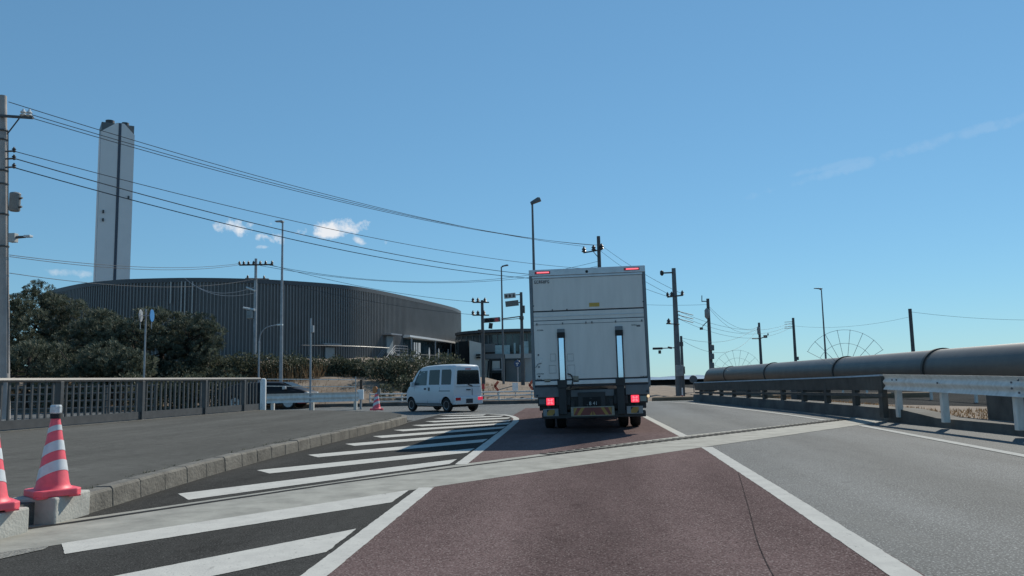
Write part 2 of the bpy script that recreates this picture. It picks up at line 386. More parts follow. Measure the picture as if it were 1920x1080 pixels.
def text(name, body, size, ma, parent, loc, rot=(math.pi / 2, 0, 0), ext=.002, sx=1.0, shear=0):
    cu = bpy.data.curves.new(name, 'FONT'); cu.body = body; cu.size = size; cu.extrude = ext; cu.align_x = 'CENTER'; cu.align_y = 'CENTER'; cu.shear = shear
    tmp = bpy.data.objects.new(name, cu); COL.objects.link(tmp)
    me = bpy.data.meshes.new_from_object(tmp.evaluated_get(bpy.context.evaluated_depsgraph_get())); bpy.data.objects.remove(tmp, do_unlink=True)
    me.materials.clear(); me.materials.append(M[ma]); o = bpy.data.objects.new(name, me); COL.objects.link(o); o.parent = parent
    o.location = loc; o.rotation_euler = rot; o.scale = (sx, 1, 1); return o

# ================================================================== SETTING
g = MB(); g.poly([(-900, -80, -.09), (150, -80, -.09), (150, 125, -.09), (20, 125, -.09), (-10, 600, -.09), (-900, 600, -.09)])
tag(g.build('ground', 'soil', fix=False), kind='structure')
g = MB(); g.poly([(-7000, -200, -3.2), (7000, -200, -3.2), (7000, 7000, -3.2), (-7000, 7000, -3.2)])
tag(g.build('sea', 'sea', fix=False), kind='structure')
# a low hazy headland far over the water
g = MB(); xs = [i * 60 for i in range(-4, 40)]
front = [(300 + x * .9, 3300, -3.2) for x in xs]; ridge = [(300 + x * .9, 3500, -1 + 6 * abs(math.sin(x * .011)) * (.5 + .5 * math.sin(x * .0037 + 1)) + 3 * math.sin(x * .05)) for x in xs]
back = [(300 + x * .9, 3900, -3.2) for x in xs]; n = len(xs)
g.add(front + ridge + back, [(r * n + i, r * n + i + 1, (r + 1) * n + i + 1, (r + 1) * n + i) for r in range(2) for i in range(n - 1)])
tag(g.build('far_headland', 'hill', smooth=60), kind='structure')
# sea wall
g = MB(); g.box((60, 118, .05), (150, .8, 1.15)); g.box((60, 117.5, .66), (150, 1.6, .12))
tag(g.build('sea_wall', 'gap'), 'low dark sea wall along the shore behind the poles', 'sea wall')

sheet('junction_road', [(-60, 24), (-5.2, 24), (9, 24), (6.5, 38.9), (4.2, 39.2), (-4, 38.4), (-12, 38.4), (-60, 36)], -.006, 'asphalt')
RIGHT = [(7.9, -10), (7.75, 6), (7.6, 10), (7.45, 14), (7.1, 17.5), (6.85, 20.5), (6.75, 22.5), (6.25, 27), (5.4, 33), (4.75, 38)]
sheet('road', [(-5.3, -10), (8.1, -10)] + [(x + .2, y) for x, y in RIGHT[1:]] + [(-5.3, 38)], 0, 'asphalt')
# hatched island surface, a darker asphalt
sheet('island_surface', [(-5.2, -10), (-1.62, -10), (-1.7, 6), (-1.82, 14), (-2.05, 22), (-2.4, 25.2), (-3.4, 27.5), (-5.2, 28)], .002, 'asphalt_dark')
sheet('red_lane_surface', [(-1.7, -10), (1.85, -10), (1.85, 4), (1.86, 10), (1.84, 14), (1.74, 18), (1.5, 26), (1.15, 32.5), (-2.6, 32.5), (-2.5, 26), (-2.1, 21), (-1.85, 12), (-1.72, 5)], .0035, 'asphalt_red')
# expansion joint
JB = [(-6, 2.9), (-3.97, 5.75), (-1.93, 8.56), (1.82, 13.4), (6.75, 19.55), (6.95, 19.8)]
JT = [(-6, 4.95), (-4.52, 6.95), (-1.89, 11.02), (1.70, 15.85), (6.65, 21.4), (6.85, 21.6)]
sheet('joint_strip', JB + JT[::-1], .005, 'joint_concrete')
mid0 = [(-6, 4.55), (-4.46, 6.72), (-2.91, 9.22), (-.86, 12.0), (1.79, 15.3), (6.49, 20.9)]
def on(path, s):
    i = min(int(s), len(path) - 2); t = s - i
    return Vector((path[i][0] + (path[i + 1][0] - path[i][0]) * t, path[i][1] + (path[i + 1][1] - path[i][1]) * t))
g = MB(); zg = []
dj = Vector((4.7, 5.6)).normalized(); nj = Vector((-dj.y, dj.x))
total = [on(mid0, s / 60) for s in range(0, 301)]
for a, b in zip(total, total[1:]):
    g.poly([(*(a - nj * .045), .008), (*(b - nj * .045), .008), (*(b + nj * .04), .008), (*(a + nj * .04), .008)])
p = Vector((-.6, 12.3)); k = 0
while p.x < 6.5:                         # steel comb teeth
    q = p + dj * .21; c = p + dj * .1
    g.add([(*(p + nj * .0), .0105), (*(p + dj * .13 + nj * .0), .0105), (*(p + dj * .11 + nj * .34), .0105), (*(p + dj * .03 + nj * .30), .0105)], [(0, 1, 2, 3)])
    p = q
tag(g.build('joint_gap', 'gap', fix=False), kind='structure')

# painted lines
rj = random.Random(11)
def fine(path, step=.06):
    o = []
    for a, b in zip(path, path[1:]):
        a, b = Vector(a), Vector(b); n_ = max(1, int((b - a).length / step)); o += [a + (b - a) * (k / n_) for k in range(n_)]
    return o + [Vector(path[-1])]
def ragged(path, amp=.0022):
    return [q + Vector((rj.gauss(0, amp), rj.gauss(0, amp * .4))) for q in path]
def strip(name, left, right, z=.0065):
    mb = MB(); n0 = len(left)
    if n0 < 60:
        l2, r2 = [], []
        for i in range(n0 - 1):
            n_ = max(1, int((Vector(left[i + 1]) - Vector(left[i])).length / .07))
            for k in range(n_): l2.append(Vector(left[i]).lerp(Vector(left[i + 1]), k / n_)); r2.append(Vector(right[i]).lerp(Vector(right[i + 1]), k / n_))
        left = ragged(l2 + [Vector(left[-1])]); right = ragged(r2 + [Vector(right[-1])])
    for i in range(len(left) - 1):
        mb.poly([(*left[i], z), (*right[i], z), (*right[i + 1], z), (*left[i + 1], z)])
    return tag(mb.build(name, 'line', fix=False), kind='structure')
def offs(path, wd):
    path = [Vector(q) for q in path]; lo, hi = [], []
    for i, q in enumerate(path):
        d = (path[min(i + 1, len(path) - 1)] - path[max(i - 1, 0)]).normalized(); n_ = Vector((-d.y, d.x))
        lo.append(q + n_ * wd / 2); hi.append(q - n_ * wd / 2)
    return lo, hi
strip('lane_line', *offs([(-1.62, -6), (-1.66, 4), (-1.73, 6.4), (-1.80, 8.75)], .165))
strip('lane_line', *offs([(-1.80, 11.12), (-1.86, 14), (-1.97, 19), (-2.06, 22.2), (-2.2, 24), (-2.45, 25.4), (-2.85, 26.6), (-3.4, 27.3), (-4.3, 27.8), (-5.3, 28.0)], .17))
strip('lane_line', *offs([(1.73, -6), (1.73, 4), (1.80, 8), (1.85, 13.35)], .18))
strip('lane_line', *offs([(1.77, 15.75), (1.72, 18), (1.55, 25.5), (1.3, 31)], .17))
strip('edge_line', *offs([(5.55, -6), (5.6, 6), (5.72, 11.3), (5.85, 18.3)], .17))
strip('edge_line', *offs([(5.72, 20.5), (5.6, 23), (5.38, 25.6), (5.1, 28.3), (4.72, 31.4), (4.2, 34.8), (3.4, 37.4), (2.2, 38.3)], .17))
# hatch stripes: far edge ends on the left line, ends cut along the kerb
def stripe(l0, l1, r0, r1):
    mb = MB(); ol = ragged(fine([l1, r1, r0, l0, l1])[:-1]); mb.poly([(q.x, q.y, .0055) for q in ol])
    o = mb.build('hatch_stripe', 'line', fix=False)
    if o.data.polygons[0].normal.z < 0: o.data.flip_normals()
    tag(o, kind='structure')
stripe((-4.45, 8.43), (-4.10, 7.98), (-1.98, 11.87), (-1.97, 11.2))
for (a, b, r) in (((-4.52, 10.66), (-4.18, 10.26), (-1.98, 13.72)), ((-4.60, 12.87), (-4.28, 12.43), (-2.02, 15.86)), ((-4.66, 15.07), (-4.33, 14.58), (-2.06, 18.05)),
                  ((-4.68, 17.10), (-4.33, 16.55), (-2.09, 20.02)), ((-4.74, 19.2), (-4.38, 18.66), (-2.14, 21.75)), ((-4.74, 21.2), (-4.33, 20.6), (-2.26, 23.2)),
                  ((-4.78, 23.1), (-4.38, 22.5), (-2.44, 24.75)), ((-4.9, 25.0), (-4.45, 24.4), (-2.8, 26.1)), ((-5.1, 27.0), (-4.6, 26.3), (-3.5, 27.1))):
    stripe(a, b, r, (r[0], r[1] - .82))
stripe((-3.97, 5.81), (-3.69, 5.44), (-1.95, 8.58), (-1.93, 7.72))
stripe((-3.7, 3.72), (-3.4, 3.3), (-1.87, 6.36), (-1.83, 5.5))
stripe((-3.6, 1.6), (-3.3, 1.2), (-1.8, 4.2), (-1.8, 3.4))
# tar seam in the red lane and a scuff or two
mb = MB(); seam = smooth_path([(1.70, 9.75), (1.58, 8.9), (1.31, 7.08), (1.09, 5.59), (.98, 4.4), (.95, 3.2)], 5)
M['seam'] = mat('tar_seam', (.07, .06, .06), .9, vary=.3, scale=9, spec=0)
lo, hi = offs([(p_.x, p_.y) for p_ in [Vector((*q, 0)) if len(q) == 2 else q for q in seam]], .008)
for i in range(len(lo) - 1): mb.poly([(*lo[i], .006), (*hi[i], .006), (*hi[i + 1], .006), (*lo[i + 1], .006)])
tag(mb.build('tar_seam', 'seam', fix=False), kind='structure')

# footpath (a raised wedge of asphalt) and its kerb
KP = [(-4.75, -8), (-4.68, 4.5), (-4.66, 6.0), (-4.72, 7.2), (-4.86, 8.6), (-5.0, 10.2), (-5.1, 12.5), (-5.12, 17), (-5.12, 20.6), (-5.22, 22.4), (-5.6, 24.0), (-6.3, 25.5), (-7.3, 26.8)]
FENCE = [(-14.6, 6), (-13.75, 14.5), (-13.35, 19), (-13.0, 23.5), (-12.55, 28.3), (-12.45, 29.6)]
mb = MB(); kz = lambda x: .19 + max(0, (-5 - x)) * .0015
outer = [(-16.4, -8), (-15.4, 6), (-14.5, 14.5), (-13.4, 26.5), (-13.0, 30.4)]
top = [(x - .09, y, .19) for x, y in KP] + [(-9.75, 28.5, kz(-9)), (-12.2, 29.7, kz(-11))] + [(x, y, kz(x)) for x, y in outer[::-1]]
mb.prism([(x, y, z) for x, y, z in top], (0, 0, -.5))
tag(mb.build('footpath', 'footpath'), kind='structure')
mb = MB()
pts = [Vector((*q, 0)) for q in KP]; seg = [(b - a).length for a, b in zip(pts, pts[1:])]
def along(s):
    for a, b, l in zip(pts, pts[1:], seg):
        if s <= l: return a + (b - a) * (s / l)
        s -= l
    return pts[-1]
S0 = sum(seg); s = 0.0
while s < S0 - .1:
    a = along(s + .005); b = along(min(s + .60 - .005, S0)); mid_ = (a + b) / 2
    d = (b - a); ang = math.atan2(d.y, d.x)
    new = 3.5 < mid_.y < 7.1
    L_ = d.length
    if new:
        s += .6; continue
    jz = rj.gauss(0, .0035); a = a + Vector((rj.gauss(0, .003), 0, 0)); h = jz + .186 if mid_.y < 22 else jz + .186 - .015 * (mid_.y - 22)
    pr = [(-.09, -.1), (.09, -.1), (.075, h - .02), (.055, h + .004), (-.09, h + .004)]
    dd = d.normalized(); sd_ = Vector((dd.y, -dd.x, 0))
    mb.add([q + sd_ * a_ + Vector((0, 0, b_)) for q in (a, b) for a_, b_ in pr], [(4, 3, 2, 1, 0), (5, 6, 7, 8, 9)] + [(k, (k + 1) % 5, 5 + (k + 1) % 5, 5 + k) for k in range(5)])
    s += .6
tag(mb.build('kerb', 'kerb', bevel=.008), kind='structure')
# two newer, larger kerb stones with a gap between them at the joint
mb = MB(); rr = random.Random(3)
for (y0, y1, dz) in ((3.4, 6.28, .0), (6.62, 7.15, .02)):
    x0, x1 = lerp_path(KP, y0), lerp_path(KP, y1)
    mb.prism([(x0 + .1, y0, -.1), (x1 + .1, y1, -.1), (x1 - .32, y1, -.1), (x0 - .32, y0, -.1)], (0, 0, .305 + dz))
tag(mb.build('kerb', 'kerb_new', bevel=.018), kind='structure')
sheet('gravel_patch', [(-4.55, 3.6), (-3.95, 5.6), (-4.0, 5.72), (-4.56, 5.1)], .0075, mat('gravel', (.32, .31, .28), .95, scale=40, bump=.8, bscale=60, col2=(.12, .12, .11)))

# wall under the right hand parapet
mb = MB(); rp = smooth_path([(x, y, 0) for x, y in RIGHT], 4)
hz = lambda y: .18 + .12 * min(1, max(0, (y - 17.5) / 1.5))
prev = None; vs = []
for q in rp:
    h = hz(q.y); vs += [(q.x, q.y, -.15), (q.x + .02, q.y, h), (q.x + .5, q.y, h + .01), (q.x + .5, q.y, -.3)]
n = len(rp); mb.add(vs, [(i * 4 + k, i * 4 + (k + 1) % 4, i * 4 + 4 + (k + 1) % 4, i * 4 + 4 + k) for i in range(n - 1) for k in range(4)])
tag(mb.build('kerb_wall', 'wall_concrete'), 'low concrete kerb wall under the right hand railing and guardrail', 'wall')

# embankment: dry sandy bank up to the dark building
def smst(t): t = max(0, min(1, t)); return t * t * (3 - 2 * t)
def bank(x, y):
    yf = 38.9 + .02 * x if x > -12 else 38.6 + .02 * x
    fall = smst((6 - x) / 7) if x > -1 else 1.0
    left = 1.0
    h = (1.55 - .75 * smst((x + 13) / 4)) * smst((y - yf) / 10.5) + 2.2 * smst((y - 58) / 26) * smst((-15 - x) / 8)
    return max(-.12, h * fall * left + (.10 * math.sin(x * 1.1 + y * .6) * math.sin(y * .9) if y > yf + .6 else -.05))
xs = [-80 + i * 1.0 for i in range(90)]; ys = [37.6 + j * .8 for j in range(72)]
mb = MB(); mb.add([(x, y, bank(x, y)) for y in ys for x in xs], [(j * 90 + i, j * 90 + i + 1, j * 90 + 91 + i, j * 90 + 90 + i) for j in range(71) for i in range(89)])
tag(mb.build('embankment', 'dry_ground', smooth=80), kind='structure')
# strip of brown earth beyond the road on the right, and the back lane behind the parapet
mb = MB(); mb.box((9.5, 39.7, .0), (13, .5, .35)); tag(mb.build('road_edge_bank', 'soil', bevel=.1), kind='structure')
sheet('back_lane', [(10.6, -10), (22, -10), (22, 116), (10.6, 116)], -.07, 'asphalt_dark')
sheet('car_park', [(3.5, 62), (10.4, 62), (10.4, 112), (-1, 112)], -.075, 'asphalt')
mb = MB(); mb.prism([(8.0, -10, -.2), (13.5, -10, -.2), (13.5, 24, -.2), (9.9, 30, -.2), (9.9, 58, -.2), (6.3, 58, -.2), (6.3, 30, -.2), (7.4, 20, -.2)], (0, 0, .22)); tag(mb.build('verge', 'dry_ground'), kind='structure')

# ================================================================== BUILDINGS
SC = .75
FAC = [(-74.6, 113), (-74.6, 110), (-68, 107), (-63, 106), (-54.6, 107), (-46.4, 111), (-38.5, 119), (-35, 127), (-31.6, 142), (-28.6, 158), (-27.6, 168), (-28.6, 177), (-34, 186)]
FAC = [(-95, 132), (-86, 119)] + FAC[1:]
fac = smooth_path([(x * SC, y * SC, 0) for x, y in FAC], 20)
# even spacing
RS = .36; ev = [fac[0]]; acc = 0
for a, b in zip(fac, fac[1:]):
    l = (b - a).length; t = 0
    while acc + (l - t) >= RS:
        t += RS - acc; acc = 0; ev.append(a + (b - a) * (t / l))
    acc += l - t
fac = ev
def fac_at(px):                              # index of the facade point seen at a picture column
    best = 0; bd = 1e9
    for i, q in enumerate(fac):
        if q.y > 100 and q.x < -40: continue
        v = CAM_ROT.transposed() @ (q - Vector((0, 0, CAM_H - 6))); x = 960 + FPX * v.x / -v.z
        if abs(x - px) < bd: bd = abs(x - px); best = i
    return best
ZT = 12.4
bt = thing('hall_building', 'large dark grey hall with curved ribbed metal walls behind the pines', 'building', (-45, 95, 2))
mb = MB(); ring = [(q.x, q.y) for q in fac]; back = [(-40, 150), (-75, 150), (-80, 125)]
loop = ring + back
mb.prism([(x, y, 1.0) for x, y in loop], (0, 0, ZT - 1.0)); mb.build('wall', 'bld', bt, world=True, smooth=30)
mb = MB(); prof = [(-.4, ZT - .35), (.14, ZT - .35), (.14, ZT + .12), (-.4, ZT + .12)]
mb.sweep(fac, prof); mb.build('roof_edge', 'bld_top', bt, world=True)
iR = fac_at(752)
mb = MB()
for i in range(len(fac)):
    lo_ = 1.2 if i < fac_at(752) or i > fac_at(857) + 6 else 7.25
    q = fac[i]; d = (fac[min(i + 1, len(fac) - 1)] - fac[max(i - 1, 0)]).normalized(); nn = Vector((d.y, -d.x, 0))
    mb.box(q + nn * .06 + Vector((0, 0, (lo_ + ZT - .35) / 2)), (.09, .16, ZT - .35 - lo_), rz=math.atan2(d.y, d.x))
mb.build('wall_rib', 'bld_rib', bt, world=True)['kind'] = 'stuff'
def fnorm(i):
    d = (fac[min(i + 1, len(fac) - 1)] - fac[max(i - 1, 0)]).normalized(); return Vector((d.y, -d.x, 0)), d
for px, lo in ((322, 9.8), (338, 8.8), (346, 8.6), (361, 6.8)):
    q = fac[fac_at(px)]; nn, d = fnorm(fac_at(px)); q = q + nn * .3
    mb = MB(); mb.bar((q.x, q.y, lo), (q.x, q.y, ZT - .3), .07, n=6); mb.build('downpipe', 'pale', bt, world=True)
# porch on the right: canopy, glazing, posts, ledge
i0, i1 = fac_at(757), fac_at(856)
seg_ = fac[i0:i1 + 1]
ztop = lambda t: 7.15 - .35 * t
mb = MB(); vs = []
for k, q in enumerate(seg_):
    t = k / (len(seg_) - 1); nn, d = fnorm(i0 + k)
    for a, b in ((-.2, -.2), (1.0, -.14), (1.0, .12), (-.2, .22)): vs.append(q + nn * a + Vector((0, 0, ztop(t) + b)))
n = len(seg_); mb.add(vs, [(i * 4 + k, i * 4 + (k + 1) % 4, i * 4 + 4 + (k + 1) % 4, i * 4 + 4 + k) for i in range(n - 1) for k in range(4)] + [(0, 1, 2, 3), (4 * n - 4, 4 * n - 1, 4 * n - 2, 4 * n - 3)])
mb.build('porch_canopy', 'white', bt, world=True)
mb = MB(); mb.sweep(seg_, [(-.1, 4.0), (.06, 4.0), (.06, 6.75), (-.1, 6.75)]); mb.build('porch_glazing', 'glass_blue', bt, world=True)
mb = MB(); mb.sweep(seg_, [(-.1, 2.6), (1.6, 2.6), (1.6, 4.0), (-.1, 4.05)]); mb.build('porch_ledge', 'pale', bt, world=True)
for px in (760, 806, 835, 854):
    k = fac_at(px); nn, d = fnorm(k); q = fac[k] + nn * .85
    mb = MB(); mb.bar((q.x, q.y, 3.9), (q.x, q.y, 6.85), .12, n=8); mb.build('porch_post', 'galv', bt, world=True)
for px in (764, 768, 772, 776, 793, 811, 829):
    k = fac_at(px); nn, d = fnorm(k); q = fac[k] + nn * .9
    mb = MB(); h = 2.3 if px < 780 else 1.8
    pr = [(-.17, 0), (.17, 0), (.2, h * .45), (.13, h * .85), (0, h), (-.13, h * .85), (-.2, h * .45)] if px > 780 else [(-.13, 0), (.13, 0), (.13, h), (-.13, h)]
    mb.prism([q + d * a + Vector((0, 0, 4.06 + b)) for a, b in pr], nn * .1); mb.build('porch_panel', 'white', bt, world=True)
mb = MB(); rl = [fac[i] + fnorm(i)[0] * 1.55 for i in range(i0, i1 + 1)]
mb.tube([q + Vector((0, 0, 4.75)) for q in rl], .045, n=5); mb.tube([q + Vector((0, 0, 4.4)) for q in rl], .03, n=5)
mb.build('porch_rail', 'galv', bt, world=True)
# side door with canopy, landing and stair
k = fac_at(725); nn, d = fnorm(k); q = fac[k]
rm = Matrix((tuple(d), tuple(nn), (0, 0, 1))).transposed()
dr = MB(); dr.box(q + nn * .3 + Vector((0, 0, 5.85)), (1.7, .2, 2.2), rot=rm); dr.build('door', 'bld_door', bt, world=True)
dr = MB(); dr.box(q + nn * .7 + Vector((0, 0, 7.12)), (3.0, 1.3, .16), rot=rm); dr.build('door_canopy', 'galv', bt, world=True)
dr = MB(); dr.box(q + nn * .9 + d * .9 + Vector((0, 0, 4.55)), (3.6, 1.4, .25), rot=rm)
for s_ in range(9): dr.box(q + nn * .9 - d * (1.0 + s_ * .28) + Vector((0, 0, 4.5 - s_ * .18)), (.3, 1.4, .06), rot=rm)
dr.build('stair', 'galv', bt, world=True)
dr = MB()
for h in (.35, .65, 1.0):
    for e in (.25, 1.55):
        a = q + nn * e + Vector((0, 0, 4.7 + h)); dr.bar(a - d * .9, a + d * 2.7 if e > 1 else a + d * .0 - d * .85, .035, n=5)
        dr.bar(a - d * .9, a - d * 3.5 - Vector((0, 0, 1.68)), .035, n=5)
for s_ in (-3.5, -2.2, -.9, .3, 1.5, 2.7):
    z0 = 4.7 + min(0, (s_ + .9) * .65); a = q + nn * 1.55 + d * s_ + Vector((0, 0, z0)); dr.bar(a, a + Vector((0, 0, 1.0)), .035, n=5)
dr.build('stair_railing', 'galv', bt, world=True)
mb = MB(); ia, ib = fac_at(555), fac_at(716)
rl = [fac[i] + fnorm(i)[0] * 1.2 for i in range(ia, ib)]
mb.tube([q + Vector((0, 0, 5.35)) for q in rl], .06, n=5); mb.build('wall_rail', 'pole_grey', bt, world=True)
k = fac_at(613); nn, d = fnorm(k); q = fac[k]; rm = Matrix((tuple(d), tuple(nn), (0, 0, 1))).transposed()
mb = MB(); mb.box(q + nn * .35 + Vector((0, 0, 4.2)), (1.2, .2, 2.0), rot=rm); mb.build('door', 'bld_door', bt, world=True)
mb = MB(); mb.box(q + nn * .5 + Vector((0, 0, 5.55)), (2.4, 1.0, .12), rot=rm); mb.build('door_canopy', 'galv', bt, world=True)

# chimney
CY = 150.0
c0, c1 = P(183, 400, CY), P(244, 400, CY)
zt = P(214, 243, CY).z; cx = (c0.x + c1.x) / 2; cw = c1.x - c0.x
ct = thing('chimney', 'tall pale square chimney tower with a dark slot standing behind the hall', 'chimney', (cx, CY, -1), rot=(0, 0, R(37)))
mb = MB(); h = cw / 2 * .87; zb = zt + 1
ch = .36 * h
low = [(-h, -h), (h, -h), (h, h), (-h, h)]
# shaft with the two front corners cut back at the top
def cap(z0, z1, cut): return None
mb.box((0, 0, (zb - 1.6) / 2), (2 * h, 2 * h, zb - 1.6))
mb.build('shaft', 'chim', ct)
mb = MB()
mb.prism([(-h, -h, zb - 1.6), (h, -h, zb - 1.6), (h, -h, zb - 1.9 + .3), (.35 * h, -h, zb + .5), (-.1 * h, -h, zb + .5), (-h, -h, zb - 1.6)][:5], (0, .5, 0))
mb.build('gable', 'chim', ct)
mb = MB(); mb.box((0, .35, zb - .55), (2 * h * .985, 2 * h - .75, 2.1)); mb.build('top_louvre', 'bld', ct)
mb = MB(); mb.box((.10 * h, -h - .02, zb / 2), (.5, .1, zb + 1.0)); mb.build('front_slot', 'chim_dark', ct)
mb = MB(); mb.box((-h - .03, -h * .72, (zb - 1.6) / 2), (.08, h * .35, zb - 1.6)); mb.build('edge_trim', 'chim_side', ct)
mb = MB(); mb.lathe([(.85, zb - .5), (.85, zb + 1.7), (.7, zb + 1.75)], (-.42 * h, .3, 0), n=20); mb.build('flue', 'flue', ct, smooth=40)
mb = MB(); mb.lathe([(.7, zb - .5), (.7, zb + 1.5), (.55, zb + 1.55)], (.5 * h, -.2, 0), n=20); mb.build('flue', 'flue', ct, smooth=40)
for px, py in ((190, 405), (188, 420), (240, 373)):
    p_ = P(px, py, CY)
    mb = MB(); mb.box((.75 * h * (1 if px > 220 else -.95), -h - .15, p_.z + 1), (.3, .3, .6)); mb.build('lamp', 'flue', ct)

# second building
B2 = 112.0
def q2(px, py, Y=B2): return P(px, py, Y)
b2 = thing('glass_building', 'grey and glass seafront building with a curved roof and cream wall', 'building', (-14, B2, 0))
arc = [q2(855, 626, 116), q2(870, 621, 113), q2(900, 618.5, 111), q2(940, 618.5, 110), q2(975, 621, 110), q2(1010, 626, 111), q2(1060, 634, 114), q2(1110, 645, 120)]
arc = smooth_path([tuple(a) for a in arc], 5)
zr = 8.05
flat = [Vector((a.x, a.y, 0)) for a in arc]
mb = MB(); vs = [(a.x, a.y, 0.5) for a in arc] + [(a.x, a.y, zr - .3) for a in arc]; n = len(arc)
mb.prism([(a.x, a.y, .5) for a in arc] + [(arc[-1].x, 135, .5), (arc[0].x, 135, .5)], (0, 0, zr - .9))
mb.build('wall', 'mid_grey', b2, world=True)
mb = MB(); mb.prism([(a.x, a.y - .9, zr - .35) for a in arc] + [(arc[-1].x, 136, zr - .35), (arc[0].x - .5, 136, zr - .35)], (0, 0, .38)); mb.build('roof', 'bld_top', b2, world=True)
mb = MB(); mb.sweep(flat, [(.04, 5.0), (.12, 5.0), (.12, 7.4), (.04, 7.4)]); mb.build('upper_glazing', 'glass_blue', b2, world=True)
for i in range(0, n, 2): mb = MB(); mb.box((arc[i].x, arc[i].y - .2, 6.2), (.12, .16, 2.5)); mb.build('mullion', 'mid_grey', b2, world=True)
for (xa, ya, xb, yb, m_, Y, nm) in ((928, 647.5, 956, 664, 'glass_pale', 108.5, 'balcony_glass'), (963, 643, 967, 663, 'glass_pale', 109.0, 'window'), (974, 647, 977, 663, 'glass_pale', 109.0, 'window'),
                               (982, 640, 991, 667, 'glass_pale', 109.2, 'window'), (905, 645, 928, 660, 'mid_grey', 108.4, 'balcony_wall'), (947, 664, 1000, 671, 'pale', 107.5, 'terrace_edge'),
                               (860, 640, 879.5, 690, 'gap', 107.5, 'dark_screen'), (908, 674, 917, 716, 'cream', 107.8, 'lower_wall'), (921, 677, 937, 691, 'cream', 107.0, 'lower_wall'),
                               (940, 671, 946, 716, 'pale', 107.2, 'pillar'), (948, 676, 982, 716, 'mid_grey', 108.6, 'shopfront'), (906, 664, 942, 672, 'mid_grey', 107.3, 'beam'),
                               (922, 692, 944, 694, 'galv', 106.6, 'beam'), (908, 700, 940, 716, 'gap', 108.8, 'opening'), (984, 672, 1000, 716, 'pale', 108.9, 'shopfront')):
    a, b = q2(xa, ya, Y), q2(xb, yb, Y)
    mb = MB(); mb.b2((a.x, Y, b.z), (b.x, Y + .4, a.z)); mb.build(nm, m_, b2, world=True)
a, b, c = q2(880, 638.5, 105), q2(903, 643.5, 106), q2(880, 720, 105)
mb = MB(); mb.prism([(a.x, 105, c.z - .5), (b.x, 106, c.z - .5), (b.x, 106, b.z), (a.x, 105, a.z)], (0, 3.5, 0)); mb.build('cream_wall', 'cream', b2, world=True)
for py in (664, 669):
    a = q2(893, py, 105.4); mb = MB(); mb.b2((a.x, 105.2, a.z - .22), (a.x + .55, 105.75, a.z)); mb.build('wall_vent', 'gap', b2, world=True)
for i, px in enumerate((907, 916, 922, 944)):
    a, b = q2(px, 676, 106.2), q2(px - 2, 718, 106.2); mb = MB(); mb.bar(a, b, .1, n=6); mb.build('column', 'gap', b2, world=True)

# ================================================================== PLANTS
def mesh_fast(name, ma, verts, faces, parent):
    me = bpy.data.meshes.new(name); me.from_pydata(verts, [], faces); me.materials.append(M[ma])
    o = bpy.data.objects.new(name, me); COL.objects.link(o); o.parent = parent; return o
def pine(label, loc, height, spread, lobes, seed):
    rg = random.Random(seed); t = thing('pine_tree', label, 'tree', loc, group='pines in front of the hall')
    tb = MB(); top = Vector((rg.uniform(-.4, .4), rg.uniform(-.3, .3), height * .82))
    spine = [Vector((0, 0, -.4)), Vector((rg.uniform(-.2, .2), 0, height * .25)), Vector((rg.uniform(-.4, .4), .1, height * .5)), top]
    tb.tube(smooth_path([tuple(s_) for s_ in spine], 4), [.22 * (1 - .8 * i / 12) for i in range(13)], n=8)
    V, F = [], []
    pads = []
    for i in range(lobes):
        hh = .12 + .9 * (i + rg.random()) / lobes
        rad = spread * (1 - .62 * max(0, hh - .3) ** 1.2) * rg.uniform(.25, 1.0) ** .6
        an = rg.uniform(0, 2 * math.pi)
        c = Vector((rad * math.cos(an), rad * math.sin(an) * .8, height * hh * rg.uniform(.88, 1.03)))
        pads.append((c, rg.uniform(.4, .85)))
        if i % 3 == 0:
            b = spine[1] + (top - spine[1]) * min(.95, hh * .8); tb.tube([b, (b + c) / 2 + Vector((0, 0, -.1)), c], [.06, .04, .015], n=5)
    tb.build('trunk', 'bark', t, smooth=60)
    for c, pr in pads:
        for j in range(int(42 * pr / .6)):
            d = Vector((rg.gauss(0, 1), rg.gauss(0, 1), rg.gauss(.15, .75))).normalized()
            o = c + Vector((d.x * pr, d.y * pr, d.z * pr * .62)) * rg.uniform(.55, 1.0)
            ax = (d * .7 + Vector((0, 0, 1.0)) + Vector((rg.gauss(0, .3), rg.gauss(0, .3), 0))).normalized()
            e1 = ax.orthogonal().normalized(); e2 = ax.cross(e1)
            ln = rg.uniform(.16, .3)
            base = len(V); V.append(o)
            # one tuft: a ring of needles sharing their foot
            nn_ = 9; p0 = rg.random() * 6
            for k in range(nn_):
                a = p0 + 2 * math.pi * k / nn_; sp = rg.uniform(.35, .95)
                tip = o + (ax + (e1 * math.cos(a) + e2 * math.sin(a)) * sp).normalized() * ln
                sd_ = (e1 * -math.sin(a) + e2 * math.cos(a)) * .02
                V += [tip + sd_, tip - sd_]; F.append((base, len(V) - 2, len(V) - 1))
    mesh_fast('crown', 'pine', V, F, t)
    return t
